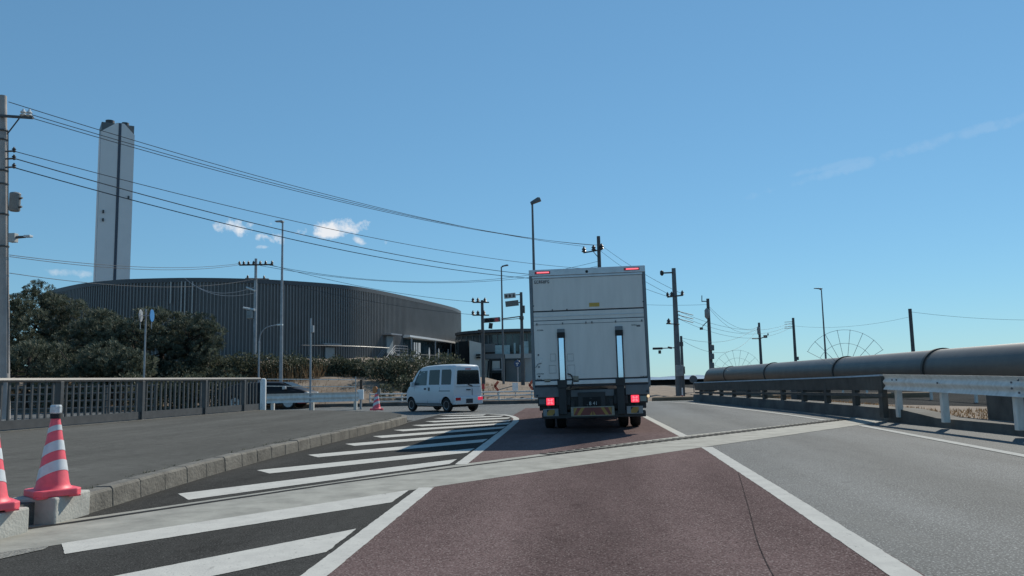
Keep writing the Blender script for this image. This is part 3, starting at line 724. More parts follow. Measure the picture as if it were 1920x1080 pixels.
PINES = [(22, 545, 44, 2.0, 'tall dark pine with a spiky top beside the left concrete pole', 1), (72, 523, 47, 1.6, 'tallest dark pine, just right of the left concrete pole', 2),
         (122, 556, 49, 2.1, 'broad dark pine hiding the left end of the hall', 3), (182, 578, 46, 2.5, 'rounded dark pine left of the round blue sign', 4), (245, 582, 45, 2.4, 'dark pine right behind the round blue sign', 5),
         (308, 572, 48, 1.9, 'dark pine with a pointed top right of the blue sign', 6), (362, 592, 47, 2.0, 'smaller pine at the right end of the pine row', 7),
         (55, 640, 40, 2.2, 'low bushy pine behind the left end of the grey railing', 8), (150, 648, 39.5, 2.3, 'low bushy pine behind the second bay of the grey railing', 9), (228, 655, 40, 1.9, 'low bushy pine under the round blue sign', 10),
         (-40, 560, 44, 2.4, 'dark pine at the very left edge behind the concrete pole', 11)]
for (px, py, Y, sp, lb, sd_) in PINES:
    tp = P(px, py, Y); z0 = bank(tp.x, Y) - .1
    pine(lb, (tp.x, Y, z0), (tp.z - z0) * .92, sp, 46 if tp.z > 4.2 else 34, sd_)
def shrub(label, loc, size, n, seed, lobes=9):
    rg = random.Random(seed); t = thing('shrub', label, 'shrub', loc, group='hedge shrubs along the bank')
    V, F = [], []; tb = MB()
    sx, sy, sz = size
    for i in range(lobes):
        c = Vector((rg.uniform(-.75, .75) * sx, rg.uniform(-.6, .6) * sy, sz * rg.uniform(.25, .78)))
        r = min(sx, sz) * rg.uniform(.36, .6)
        if i % 2 == 0: tb.tube([(c.x * .2, c.y * .2, -.3), (c.x * .6, c.y * .6, c.z * .5), tuple(c)], [.04, .03, .012], n=5)
        for j in range(n // lobes):
            d = Vector((rg.gauss(0, 1), rg.gauss(0, 1), rg.gauss(.1, 1))).normalized(); rad = r * rg.uniform(.45, 1.05)
            o = c + Vector((d.x * rad, d.y * rad, d.z * rad * .9))
            if o.z < .0: o.z = rg.random() * .3
            a = (d + Vector((rg.gauss(0, .5), rg.gauss(0, .5), rg.gauss(.3, .5)))).normalized(); b = a.cross(Vector((rg.gauss(0, 1), rg.gauss(0, 1), rg.gauss(0, 1)))).normalized()
            l = rg.uniform(.09, .18); k = len(V)
            V += [o, o + a * l * .5 + b * l * .3, o + a * l, o + a * l * .5 - b * l * .3]; F.append((k, k + 1, k + 2, k + 3))
    tb.build('stem', 'bark', t); mesh_fast('foliage', 'shrub', V, F, t)
SHR = [(300, 688, 45, (2.2, 1.4, 1.6), 'dry olive shrub below the pointed pine'), (345, 690, 46, (2.2, 1.4, 1.7), 'dark shrub behind the middle of the grey railing'), (392, 684, 46, (2.0, 1.4, 1.8), 'dark shrub left of the slim pole with the street lamp arm'),
       (437, 672, 47, (2.1, 1.4, 2.0), 'dark shrub just left of the utility pole before the hall'), (478, 668, 48, (2.0, 1.4, 2.1), 'olive shrub at the foot of the utility pole before the hall'), (520, 668, 48, (1.9, 1.4, 2.1), 'dark shrub behind the tall lamp post on the left'),
       (563, 672, 49, (1.9, 1.4, 1.9), 'dark shrub left of the thin post beside the guardrail'), (606, 675, 49, (1.9, 1.4, 1.9), 'dark shrub right of the thin post beside the guardrail'), (648, 674, 49.5, (1.9, 1.4, 1.9), 'dark shrub on the bank below the long wall rail'),
       (692, 672, 49, (1.9, 1.4, 2.1), 'dark shrub below the outside stair of the hall'), (734, 668, 47, (1.8, 1.4, 2.3), 'large dark shrub right below the side door of the hall'), (775, 665, 46, (1.8, 1.4, 2.5), 'largest shrub, left of the white van, reaching low down the bank'),
       (814, 668, 47.5, (1.7, 1.3, 2.2), 'dark shrub rising behind the white van'), (843, 692, 49, (1.1, 1.0, 1.2), 'small shrub at the right end of the hedge behind the van'), (752, 712, 42.5, (1.2, .8, 1.0), 'low shrub creeping down the sandy bank left of the van'),
       (288, 706, 38.6, (1.5, .7, 1.6), 'low dark bush seen through the railing below the blue sign'), (336, 707, 38.6, (1.5, .7, 1.6), 'low dark bush seen through the third bay of the railing'), (384, 708, 38.8, (1.5, .7, 1.6), 'low dark bush seen through the railing near its fourth post'), (432, 709, 39, (1.5, .7, 1.6), 'low dark bush seen through the last bay of the railing')]
for i, (px, py, Y, sz, lb) in enumerate(SHR):
    tp = P(px, py, Y); z0 = min(bank(tp.x, Y), tp.z - sz[2] * .55) - .05
    hgt = (tp.z - z0) * 1.0
    shrub(lb, (tp.x, Y, z0), (sz[0], sz[1], hgt), 3000, 40 + i)
# weeds in the seam between kerb and footpath
rg = random.Random(9); V, F = [], []
for i in range(70):
    y = rg.uniform(7.4, 23); x = lerp_path(KP, y) - .1 - abs(rg.gauss(0, .03)); s_ = rg.uniform(.3, 1.0)
    for k in range(9):
        a = rg.uniform(0, 6.28); l = rg.uniform(.03, .07) * s_; k0 = len(V); px_, py_ = x + rg.gauss(0, .03) * s_, y + rg.gauss(0, .05) * s_
        V += [(px_ - .006 * math.sin(a), py_ + .006 * math.cos(a), .18), (px_ + .006 * math.sin(a), py_ - .006 * math.cos(a), .18), (px_ + l * math.cos(a), py_ + l * math.sin(a), .19 + l * rg.uniform(.2, .8))]; F.append((k0, k0 + 1, k0 + 2))
tag(mesh_fast('kerb_weeds', 'shrub', V, F, None), 'small dark weeds growing along the seam behind the kerb', 'weeds', kind='stuff')
# dry grass on the bank and the verge
rg = random.Random(5); V, F = [], []
def blade(x, y, z, h):
    a = rg.uniform(0, 6.28); k = len(V); w_ = .012 + .012 * rg.random(); lx, ly = rg.gauss(0, .3) * h, rg.gauss(0, .3) * h
    V.extend([(x - w_ * math.cos(a), y - w_ * math.sin(a), z - .03), (x + w_ * math.cos(a), y + w_ * math.sin(a), z - .03), (x + lx, y + ly, z + h)]); F.append((k, k + 1, k + 2))
for i in range(9000):
    x = rg.uniform(-30, 1); y = 39.6 + rg.random() ** 1.4 * 14
    if math.sin(x * .9 + 2) + math.sin(y * 1.3 + x * .35) + rg.gauss(0, .5) < .35: continue
    blade(x, y, bank(x, y), rg.uniform(.06, .3))
for i in range(3000):
    x = rg.uniform(-34, -16); y = rg.uniform(45, 54); blade(x, y, bank(x, y), rg.uniform(.15, .5))
for i in range(2600):
    x = rg.uniform(-30, -22) if i % 4 else rg.uniform(-21, -16); y = rg.uniform(46.5, 50); blade(x, y, bank(x, y) - .1, rg.uniform(.7, 1.35))
for i in range(14000):
    y = rg.uniform(10, 40); x0 = lerp_path(RIGHT, y) + .5; blade(rg.uniform(x0, 13.2 if y < 24 else 9.8), y, .02, rg.uniform(.03, .12))
o = mesh_fast('dry_grass', 'drygrass', V, F, None); tag(o, 'dry yellow grass on the sandy bank and the right hand verge', 'grass', kind='stuff')

# ================================================================== RAILINGS
# grey railing along the footpath
fp = [(x, y) for x, y in FENCE]
ft = thing('pedestrian_railing', 'long grey metal railing with thin upright bars along the footpath', 'railing', (fp[0][0], fp[0][1], .3))
fz = lambda y: kz(lerp_path(fp, y)) - .02
def fpt(y, z): return (lerp_path(fp, y), y, fz(y) + z)
POSTS = [9.6, 12.8, 16.0, 19.2, 22.5, 25.8, 28.3]
ysr = [6 + i * .5 for i in range(47)] + [29.5]; path = [(lerp_path(fp, y), y, fz(y)) for y in ysr]
HF = 1.25
mb = MB(); mb.sweep(path, [(-.06, HF - .1), (.06, HF - .1), (.075, HF - .05), (.05, HF + .0), (-.05, HF + .0), (-.075, HF - .05)]); mb.build('top_rail', 'fence', ft, world=True)
mb = MB(); mb.sweep(path, [(-.03, .06), (.03, .06), (.03, .27), (-.03, .27)]); mb.build('bottom_rail', 'fence', ft, world=True)
for y in POSTS:
    x, _, z = fpt(y, 0)
    mb = MB(); mb.box((x, y, z + HF / 2 - .05), (.16, .12, HF - .08), rz=-.1); mb.box((x + .01, y, z + .02), (.22, .2, .04), rz=-.1); mb.build('post', 'fence', ft, world=True, bevel=.008)
for a, b in zip([6] + POSTS, POSTS + [29.5]):
    mb = MB(); nb = max(2, int((b - a) / .225))
    for i in range(1, nb):
        y = a + (b - a) * i / nb; x, _, z = fpt(y, 0); mb.box((x, y, z + (.27 + HF - .1) / 2), (.05, .045, HF - .1 - .27), rz=-.1)
    mb.build('bar_panel', 'fence', ft, world=True)
mb = MB(); mb.sweep(path, [(-.18, -.3), (.2, -.3), (.2, .035), (-.18, .035)]); tag(mb.build('footpath_edging', 'kerb'), kind='structure')
# white end post
ep = P(493, 770, 29.7); bz = kz(ep.x)
et = thing('end_post', 'thick white round post at the far end of the grey railing', 'post', (ep.x, 29.7, bz))
mb = MB(); mb.lathe([(.11, 0), (.11, 1.12), (.09, 1.18), (.03, 1.2)], (0, 0, 0), n=16); mb.build('shaft', 'white', et, smooth=40)
mb = MB(); mb.box((-.12, 0, .1), (.34, .1, .12)); mb.build('foot_bracket', 'galv', et)
# pipe fence behind the railing
def pipe_fence(name, label, a, b, zs, nposts, r=.04, ma='rail_white', group=None, pr=.05, z0=-.1):
    a = Vector(a); b = Vector(b); t = thing(name, label, 'guard rail', tuple(a), group=group)
    for z in zs:
        mb = MB(); mb.bar(a + Vector((0, 0, z)), b + Vector((0, 0, z)), r, n=8); mb.build('rail', ma, t, world=True, smooth=60)
    for i in range(nposts):
        q = a + (b - a) * (i / (nposts - 1)); mb = MB(); mb.bar(q + Vector((0, .07, z0)), q + Vector((0, .07, max(zs) + .05)), pr, n=8); mb.build('post', ma, t, world=True, smooth=60)
    return t
pipe_fence('pipe_railing', 'grey pipe railing with four rails seen through the footpath railing', (-24, 31, 0), (-18.6, 33, 0), (.35, .65, .95, 1.22), 4, ma='fence', r=.035)
pipe_fence('pipe_railing', 'white three rail pipe fence along the far kerb from cone to truck', (-10.9, 39.3, 0), (-1.2, 39.3, 0), (.2, .4, .57), 7, r=.035)
mb = MB(); mb.box((-30, 39.0, .0), (62, .3, .3)); tag(mb.build('far_kerb', 'wall_concrete'), kind='structure')
# white corrugated beam in the middle distance
def beam(name, label, path, ztop, h, ma, posts, pw=.1, pbase=0.0, side=1, group=None, pm=None):
    t = thing(name, label, 'guardrail', (path[0][0], path[0][1], 0), group=group)
    pts_ = smooth_path([(*q, 0) for q in path], 5)
    pr = []
    for i in range(13):
        u = i / 12; pr.append((side * (.026 * math.cos(u * 2 * math.pi * 2) + .0), -h + h * u))
    prof = pr + [(a - side * .02, b) for a, b in pr[::-1]]
    vs = []; n = len(prof)
    for i, q in enumerate(pts_):
        d = pts_[min(i + 1, len(pts_) - 1)] - pts_[max(i - 1, 0)]; d.normalize(); sd_ = Vector((d.y, -d.x, 0)); zt_ = ztop(q)
        vs += [q + sd_ * a + Vector((0, 0, zt_ + b)) for a, b in prof]
    mb = MB(); mb.add(vs, [(i * n + k, i * n + (k + 1) % n, (i + 1) * n + (k + 1) % n, (i + 1) * n + k) for i in range(len(pts_) - 1) for k in range(n)] + [tuple(range(n)), tuple((len(pts_) - 1) * n + k for k in range(n))])
    mb.build('beam', ma, t, world=True, smooth=50)
    for (x, y) in posts:
        mb = MB(); q = Vector((x, y, 0)); mb.box((x, y, (pbase + ztop(q) - .1) / 2), (pw, pw, ztop(q) - .1 - pbase)); mb.build('post', pm or ma, t, world=True, bevel=.012)
    return t
a, b = P(500, 735, 33.5), P(672, 738, 34.5)
mg = beam('guardrail', 'white corrugated guardrail in front of the dark car, beyond the footpath', [(a.x, 33.5), ((a.x + b.x) / 2, 34), (b.x, 34.5)], lambda q: .76, .4, 'rail_white', [(a.x + .2, 33.7), (P(583, 740, 34).x, 34.2), (P(664, 740, 34.5).x, 34.7)], pw=.14, pbase=-.1)
for py_ in (711, 724):
    mb = MB(); mb.bar(P(500, py_, 33.6), P(667, py_ + 1, 34.4), .018, n=6); mb.build('thin_rail', 'rail_white', mg, world=True)
t = thing('guardrail_end', 'square white end plate closing the middle guardrail near the far cone', 'plate', (P(676, 745, 34.6).x, 34.6, 0))
mb = MB(); mb.box((0, 0, .64), (.28, .12, .44)); mb.build('plate', 'white', t, bevel=.02)
mb = MB(); mb.box((0, .05, .2), (.08, .08, .44)); mb.build('post', 'galv', t)
# near white guardrail on the right
gt = beam('guardrail', 'near white corrugated guardrail with square posts on the right', [(7.45, 8), (7.3, 11), (7.12, 14.2), (6.95, 16.8), (6.78, 18.6), (6.72, 19.2)], lambda q: 1.03 + .013 * (q.y - 14), .345, 'rail_white',
          [(7.55, 9.5), (7.42, 12.2), (7.22, 14.45), (7.05, 16.9), (6.98, 19.1)], pw=.13, pbase=.12, side=-1)
for (y, dz) in ((14.3, -.1), (14.3, -.2), (14.1, -.06), (14.1, -.27), (16.8, -.12), (18.7, -.06), (18.5, -.06)):
    mb = MB(); x = lerp_path([(7.45, 8), (7.3, 11), (7.12, 14.2), (6.95, 16.8), (6.78, 18.6), (6.72, 19.2)], y) - .05
    mb.lathe([(.018, -.01), (.018, .012), (.008, .016)], (x, y, 1.03 + dz), axis='X', n=8); mb.build('bolt', 'grey_steel', gt, world=True)
# dark brown bridge railing beyond it
bp_ = [(6.72, 19.25), (6.85, 22), (6.6, 25), (6.25, 27.6), (5.85, 30.5), (5.45, 33.5), (5.05, 37), (4.95, 38.5)]
brz = lambda q: 1.10 - .0128 * (q.y - 19)
bt2 = thing('bridge_railing', 'dark brown steel bridge railing with a deep top panel and mid rail', 'railing', (6.7, 19.3, .3))
pts_ = smooth_path([(*q, 0) for q in bp_], 5)
def sweepz(mb, prof, zf):
    vs = []; n = len(prof)
    for i, q in enumerate(pts_):
        d = pts_[min(i + 1, len(pts_) - 1)] - pts_[max(i - 1, 0)]; d.normalize(); sd_ = Vector((d.y, -d.x, 0)); z = zf(q)
        vs += [q + sd_ * a + Vector((0, 0, z + b)) for a, b in prof]
    mb.add(vs, [(i * n + k, i * n + (k + 1) % n, (i + 1) * n + (k + 1) % n, (i + 1) * n + k) for i in range(len(pts_) - 1) for k in range(n)] + [tuple(range(n)), tuple((len(pts_) - 1) * n + k for k in range(n))])
mb = MB(); sweepz(mb, [(-.03, -.37), (.03, -.37), (.05, -.04), (-.05, -.04)], brz); mb.build('top_panel', 'rust_dark', bt2, world=True)
mb = MB(); sweepz(mb, [(-.075, -.04), (.075, -.04), (.06, .0), (-.06, .0)], brz); mb.build('top_rail', 'galv', bt2, world=True)
mb = MB(); sweepz(mb, [(-.04, -.5), (.04, -.5), (.04, -.42), (-.04, -.42)], lambda q: brz(q) - .02); mb.build('mid_rail', 'rust_dark', bt2, world=True)
for y in (19.5, 21.75, 23.8, 25.6, 27.3, 29.0, 30.7, 32.4, 34.1, 35.8, 37.5):
    x = lerp_path(bp_, y); mb = MB(); h = brz(Vector((x, y, 0))) - .05
    mb.box((x + .05, y, (h + .1) / 2), (.13, .2, h - .1), rz=.1); mb.build('post', 'rust_dark', bt2, world=True, bevel=.01)
# big pipe
pt = thing('pipeline', 'huge dark steel pipe running beside the bridge on the right', 'pipe', (8.75, 20, .0))
RP = .5; XP = 8.72; ZP = 1.18
mb = MB(); path = [(XP, -12, ZP), (XP, 58, ZP)] + [(XP, 58 + 2.0 * math.sin(a), ZP - 2.0 + 2.0 * math.cos(a)) for a in [math.pi / 2 * k / 8 for k in range(1, 9)]] + [(XP, 60, -2)]
mb.tube(path, RP, n=40); mb.build('pipe_wall', 'pipe', pt, world=True, smooth=40)
for y in (11.5, 20.8, 28.2, 39, 50.5):
    mb = MB(); mb.lathe([(RP, -.06), (RP + .035, -.06), (RP + .035, .06), (RP, .06)], (XP, y, ZP), axis='Y', n=40); mb.build('joint_ring', 'rust_dark', pt, world=True, smooth=40)
for y in (16.9, 33, 46):
    mb = MB(); mb.box((XP, y, .35), (1.3, 1.0, .9)); mb.build('support', 'wall_concrete', pt, world=True, bevel=.03)
def fan(label, y, lim, nsp):
    t = thing('climb_guard', label, 'climb guard', (XP, y, ZP), group='spiked fan guards on the pipe')
    for i in range(nsp):
        a = R(-lim + 2 * lim * i / (nsp - 1)); d = Vector((math.sin(a), 0, math.cos(a)))
        mb = MB(); mb.bar(d * (RP - .03), d * 1.45, .0075, n=5); mb.build('spoke', 'fan_wire', t)
    for r in (.97, 1.43):
        mb = MB(); mb.tube([(r * math.sin(R(q)), 0, r * math.cos(R(q))) for q in [-lim + 2 * lim * i / 24 for i in range(25)]], .006, n=5); mb.build('arc', 'fan_wire', t)
fan('near fan of thin spokes standing on the pipe right of the lamp post', 28.35, 60, 8)
fan('far small fan of thin spokes standing on the pipe', 48.5, 66, 8)
beam('guardrail', 'far white guardrail beyond the back lane, seen under the pipe', [(14.4, 26), (14.4, 60), (14.4, 100)], lambda q: .6, .3, 'rail_white', [(14.5, 28 + 4 * i) for i in range(18)], pw=.1, pbase=-.1, side=-1)

# ================================================================== POLES, LAMPS, CABLES
def pole(name, label, cat, px, py, Y, r0, r1, ma, zb=-.15, group=None, part='shaft', n=14):
    tp = P(px, py, Y); t = thing(name, label, cat, (tp.x, Y, zb), group=group)
    mb = MB(); mb.bar((0, 0, 0), (0, 0, tp.z - zb), r0, r1, n=n); mb.build(part, ma, t, smooth=60)
    return t, tp
def part_bar(t, nm, ma, a, b, r, r2=None, n=6, world=True):
    mb = MB(); mb.bar(a, b, r, r2, n=n); return mb.build(nm, ma, t, world=world, smooth=60)
def part_box(t, nm, ma, c, d, rz=0, bevel=.01, rot=None):
    mb = MB(); mb.box(c, d, rz=rz, rot=rot); return mb.build(nm, ma, t, world=True, bevel=bevel)
def insulator(t, c, s=1.0, ma='insul'):
    mb = MB(); mb.lathe([(.02 * s, -.02 * s), (.05 * s, 0), (.09 * s, .02 * s), (.045 * s, .07 * s), (.08 * s, .1 * s), (.035 * s, .16 * s), (.015 * s, .2 * s)], c, n=10)
    return mb.build('insulator', ma, t, world=True, smooth=50)
def crossarm(t, pxa, pya, pxb, pyb, Y, ins=(), ma='pole_dark', th=.06, s=1.5, ima='insul'):
    a, b = P(pxa, pya, Y - .16), P(pxb, pyb, Y - .16); part_bar(t, 'crossarm', ma, a, b, th, n=6)
    for f in ins: insulator(t, a + (b - a) * f + Vector((0, 0, th * .8)), s, ima)
    return a, b
GP = 'utility poles'
# left concrete pole
tp, bp1 = P(5, 180, 25), P(8, 716, 25)                    # the pole leans a little to the right
bp1 = bp1 + (bp1 - tp) * ((bp1.z - .2) / (tp.z - bp1.z))
u1 = thing('utility_pole', 'tall pale concrete utility pole at the left edge carrying a transformer can', 'utility pole', tuple(bp1), group=GP)
mb = MB(); mb.bar(bp1, tp, .175, .125, n=20); mb.build('shaft', 'concrete_pole', u1, world=True, smooth=60)
crossarm(u1, 0, 217, 62, 221, 25, (.7, .88), 'pole_dark', .05, 1.3, 'clear')
part_bar(u1, 'brace', 'pole_dark', P(13, 252, 24.85), P(36, 222, 24.85), .022)
for py in (283, 297, 313):
    part_bar(u1, 'bracket', 'pole_dark', P(10, py + 1, 24.85), P(27, py, 24.85), .03); insulator(u1, P(26, py + 2, 24.8), .9)
mb = MB(); c = P(27, 396, 24.75); mb.lathe([(.14, 0), (.17, .03), (.17, .56), (.18, .58), (.15, .63), (.04, .66)], c, n=20); mb.build('transformer', 'tank', u1, world=True, smooth=45)
for dz in (.12, .42): part_bar(u1, 'bushing', 'insul', c + Vector((.15, 0, dz)), c + Vector((.27, -.02, dz + .02)), .035)
part_box(u1, 'lamp_box', 'pale', P(25, 446, 24.8), (.22, .2, .3)); part_bar(u1, 'lamp_arm', 'pole_dark', P(30, 445, 24.8), P(48, 444, 24.8), .05, .04)
part_box(u1, 'lamp_head', 'clear', P(53, 443, 24.8), (.22, .18, .07))
mb = MB(); mb.tube([P(15, y_, 24.85) for y_ in (250, 330, 400, 470, 540, 620, 700)], .02, n=5); mb.build('conduit', 'pole_dark', u1, world=True)
for py in (245, 262, 320, 345, 402, 462):
    p_ = P(8, py, 25); mb = MB(); mb.lathe([(.165, -.03), (.175, 0), (.165, .03)], tuple(tp + (bp1 - tp) * ((tp.z - p_.z) / (tp.z - bp1.z))), n=20); mb.build('pole_band', 'pole_dark', u1, world=True)
# slim pole before the hall
u2, tp2 = pole('utility_pole', 'slim grey utility pole in front of the hall with a wide insulator crossarm', 'utility pole', 480, 485, 50, .12, .085, 'galv', 1.0, GP)
crossarm(u2, 449, 497, 512, 496, 50, (.0, .13, .27, .42, .62, .78, .97), th=.05, s=1.15)
crossarm(u2, 460, 522, 504, 523, 50, (.1, .8), 'galv', .04, 1.0)
part_bar(u2, 'lamp_arm', 'clear', P(462, 539, 49.8), P(478, 545, 49.8), .06)
part_bar(u2, 'lamp_arm', 'clear', P(456, 577, 49.8), P(478, 581, 49.8), .07); part_box(u2, 'switch_box', 'tank', P(469, 590, 49.8), (.35, .3, .5))
# curved arm lamp post next to it
t, tp = pole('street_lamp', 'small lamp post with a curved arm beside the slim utility pole', 'street lamp', 486, 640, 44, .06, .05, 'galv', .6, 'street lamps')
mb = MB(); mb.tube(smooth_path([tuple(P(486, 640, 44)), tuple(P(489, 626, 44)), tuple(P(500, 614, 44)), tuple(P(521, 609, 44))], 5), .035, n=6); mb.build('arm', 'galv', t, world=True)
part_box(t, 'lamp_head', 'clear', P(525, 609, 44), (.32, .16, .09))
def lamp(label, px, py, Y, hx, hw, tilt=0, r0=.095, ma='pole_grey', zb=-.1, th=.09):
    t, tp = pole('street_lamp', label, 'street lamp', px, py + 2, Y, r0, .05, ma, zb, 'street lamps')
    c = P(px + hx, py, Y)
    part_bar(t, 'arm', ma, tp - Vector((0, 0, .05)), c, .035)
    mb = MB(); mb.prism([(-hw / 2, -.14, -th * .4), (hw / 2, -.16, -th * .5), (hw / 2, -.16, th * .3), (hw * .3, -.14, th * .6), (-hw / 2, -.1, th * .2)], (0, .3, 0))
    mb.v = [tuple(Matrix.Rotation(tilt, 3, 'Y') @ Vector(v) + c) for v in mb.v]
    mb.build('lamp_head', ma, t, world=True, bevel=.015)
    return t
lamp('tall slim lamp post in front of the hall, head pointing left', 530, 415, 45, -6, .5, .05, r0=.11, ma='galv', zb=.8)
lamp('tall lamp post rising above the left corner of the truck', 998, 377, 40, 6, .55, -.35, r0=.1, th=.2)
lamp('tall lamp post left of the white direction board', 940, 498, 60, 7, .5, -.12, zb=.5)
lamp('lamp post behind the near fan guard of the pipe', 1540, 541, 80, -6, .75, .12, r0=.11, zb=-.3)
# pole right of the hall
u3, tp3 = pole('utility_pole', 'dark utility pole with two insulator crossarms right of the hall', 'utility pole', 904, 563, 55, .13, .1, 'pole_dark', .3, GP)
crossarm(u3, 886, 567, 917, 567, 55, (.03, .33, .75), th=.045, s=1.5); crossarm(u3, 886, 591, 917, 591, 55, (.03, .33, .7), th=.045, s=1.5)
part_box(u3, 'clamp', 'pole_dark', P(900, 620, 54.8), (.3, .25, .15))
# sign and signal pole left of the truck
s1, tp = pole('signal_pole', 'dark signal pole with boards and a signal arm just left of the truck', 'signal pole', 977, 548, 48, .12, .085, 'pole_dark', .3)
part_bar(s1, 'board_arm', 'pole_dark', P(966, 553, 48), P(978, 552, 48), .03); part_bar(s1, 'board_arm', 'pole_dark', P(970, 568, 48), P(978, 566, 48), .03)
bd = part_box(s1, 'name_board', 'pale', P(956, 554.5, 47.9), (.7, .06, .31), rot=Matrix.Rotation(R(-4), 3, 'Y'))
for k in range(3):
    c = P(949 + 7 * k, 555 - .5 * k, 47.85)
    mb = MB()
    for (dx, dz, w_, h_) in ((0, .05, .13, .025), (0, -.01, .12, .025), (0, -.07, .14, .025), (-.02, 0, .025, .17), (.04, -.02, .022, .12)): mb.box(c + Vector((dx, 0, dz)), (w_, .012, h_))
    mb.build('character', 'ink', s1, world=True)
part_box(s1, 'grey_board', 'mid_grey', P(960, 569, 47.9), (.8, .06, .34), rot=Matrix.Rotation(R(-5), 3, 'Y'))
part_bar(s1, 'signal_arm', 'pole_dark', P(978, 593, 48), P(940, 598, 48), .035); part_bar(s1, 'signal_arm', 'pole_dark', P(978, 597, 48), P(940, 600, 48), .02)
part_box(s1, 'signal_box', 'grey_steel', P(922, 600, 47.9), (1.05, .25, .27), rot=Matrix.Rotation(R(-3), 3, 'Y'), bevel=.03)
for k in range(3):
    c = P(913 + 9 * k, 600.5 - .4 * k, 47.7); mb = MB(); mb.lathe([(.12, -.05), (.13, .02), (.1, .03)], c, axis='Y', n=16); mb.build('signal_lens', 'red_lens' if k == 2 else 'gap', s1, world=True)
part_box(s1, 'signal_speaker', 'black_steel', P(920, 611, 47.8), (.22, .2, .34), rot=Matrix.Rotation(R(8), 3, 'Y'))
part_box(s1, 'control_box', 'pole_dark', P(981, 580, 47.8), (.2, .2, .45)); part_box(s1, 'control_box', 'pole_dark', P(978, 596, 47.8), (.25, .25, .2))
# pole behind the truck
u4, tp4 = pole('utility_pole', 'dark utility pole standing behind the truck roof', 'utility pole', 1122, 443, 60, .17, .13, 'pole_dark', -.1, GP)
crossarm(u4, 1094, 474, 1129, 468, 60, (.03, .55, .97), th=.05, s=2.2)
part_bar(u4, 'brace', 'pole_dark', P(1112, 471, 59.8), P(1121, 482, 59.8), .03)
# stout pole on the right of the truck
u5, tp5 = pole('utility_pole', 'stout concrete utility pole right of the truck with lamp arm and signal', 'utility pole', 1263, 503, 48, .2, .12, 'pole_grey', -.2, GP)
part_bar(u5, 'top_arm', 'pole_dark', P(1241, 512, 47.9), P(1263, 511, 47.9), .045)
mb = MB(); c = P(1241, 512, 47.9); mb.lathe([(.04, -.16), (.11, -.08), (.11, .1), (.04, .16)], c, n=12); mb.build('siren', 'black_steel', u5, world=True, smooth=50)
crossarm(u5, 1251, 557, 1281, 553.5, 48, (.03, .28, .95), th=.045, s=1.3)
part_bar(u5, 'lower_arm', 'pole_dark', P(1249, 607, 47.8), P(1274, 608, 47.8), .03); insulator(u5, P(1254, 607, 47.8), 1.6)
for py in (583, 590, 597):
    part_bar(u5, 'bracket', 'pole_dark', P(1268, py, 47.9), P(1275, py + 1, 47.9), .03)
part_bar(u5, 'signal_arm', 'pole_grey', P(1242, 653, 47.9), P(1266, 652, 47.9), .03)
part_box(u5, 'signal_box', 'black_steel', P(1233, 653.5, 47.9), (.58, .2, .13), bevel=.03); part_box(u5, 'signal_back', 'black_steel', P(1237, 660, 47.9), (.15, .18, .2), bevel=.02)
part_box(u5, 'arm_clamp', 'black_steel', P(1256, 652, 47.9), (.24, .1, .12), rot=Matrix.Rotation(R(12), 3, 'Y'))
t, tp = pole('signal_pole', 'short dark pole with a control cabinet against the stout concrete pole', 'pole', 1277, 630, 47, .09, .07, 'pole_dark', -.2)
part_box(t, 'cabinet', 'tank', P(1274, 695, 46.7), (.42, .35, .62), bevel=.02); part_box(t, 'collar', 'pole_dark', P(1277.5, 645, 47), (.2, .2, .25)); part_box(t, 'side_frame', 'pole_dark', P(1283, 694, 46.8), (.08, .1, .42))
t, tp = pole('marker_post', 'thin red and white marker post at the foot of the stout concrete pole', 'post', 1279, 727, 41.5, .035, .03, 'white', -.1)
for py in (741, 747): mb = MB(); mb.bar(P(1279.3, py, 41.5), P(1279.3, py + 3.5, 41.5), .042, n=8); mb.build('red_band', 'red_lens', t, world=True)
t, tp = pole('road_sign', 'small round road sign seen from behind, left of the pipe end', 'sign', 1300, 706, 56, .03, .03, 'pole_grey', -.2)
mb = MB(); mb.lathe([(.26, -.02), (.27, 0), (.26, .02)], P(1300, 711, 55.9), axis='Y', n=20); mb.build('disc', 'grey_steel', t, world=True)
# further poles on the right
u6, tp6 = pole('utility_pole', 'utility pole with three grey boxes stacked on its right side', 'utility pole', 1327, 560, 60, .15, .11, 'pole_dark', -.3, GP)
part_bar(u6, 'top_arm', 'pole_dark', P(1316, 565, 59.9), P(1327, 565, 59.9), .035); part_bar(u6, 'aerial', 'pole_dark', P(1316, 554, 59.9), P(1316, 566, 59.9), .03)
mb = MB(); mb.lathe([(.05, -.4), (.17, -.25), (.17, .25), (.06, .4)], P(1325.5, 588, 59.8), n=14); mb.build('transformer', 'tank', u6, world=True, smooth=45)
part_bar(u6, 'lamp_arm', 'pole_dark', P(1328, 601, 59.9), P(1317, 612, 59.9), .035); part_box(u6, 'lamp_head', 'black_steel', P(1315, 616, 59.9), (.22, .2, .18))
for py in (652, 668, 685): part_box(u6, 'grey_box', 'grey_steel', P(1335, py, 59.8), (.28, .35, .42), bevel=.04)
u7, tp7 = pole('utility_pole', 'utility pole with a short low crossarm between the two fan guards', 'utility pole', 1423, 605, 75, .15, .1, 'pole_dark', -.3, GP)
part_bar(u7, 'crossarm', 'pole_dark', P(1410, 635, 74.8), P(1426, 635, 74.8), .045); part_bar(u7, 'lamp_arm', 'pole_dark', P(1426, 635, 74.8), P(1434, 631, 74.8), .04)
part_box(u7, 'lamp_head', 'black_steel', P(1435, 631, 74.8), (.3, .25, .25)); part_box(u7, 'aerial', 'pole_dark', P(1440, 627, 74.8), (.1, .1, .2))
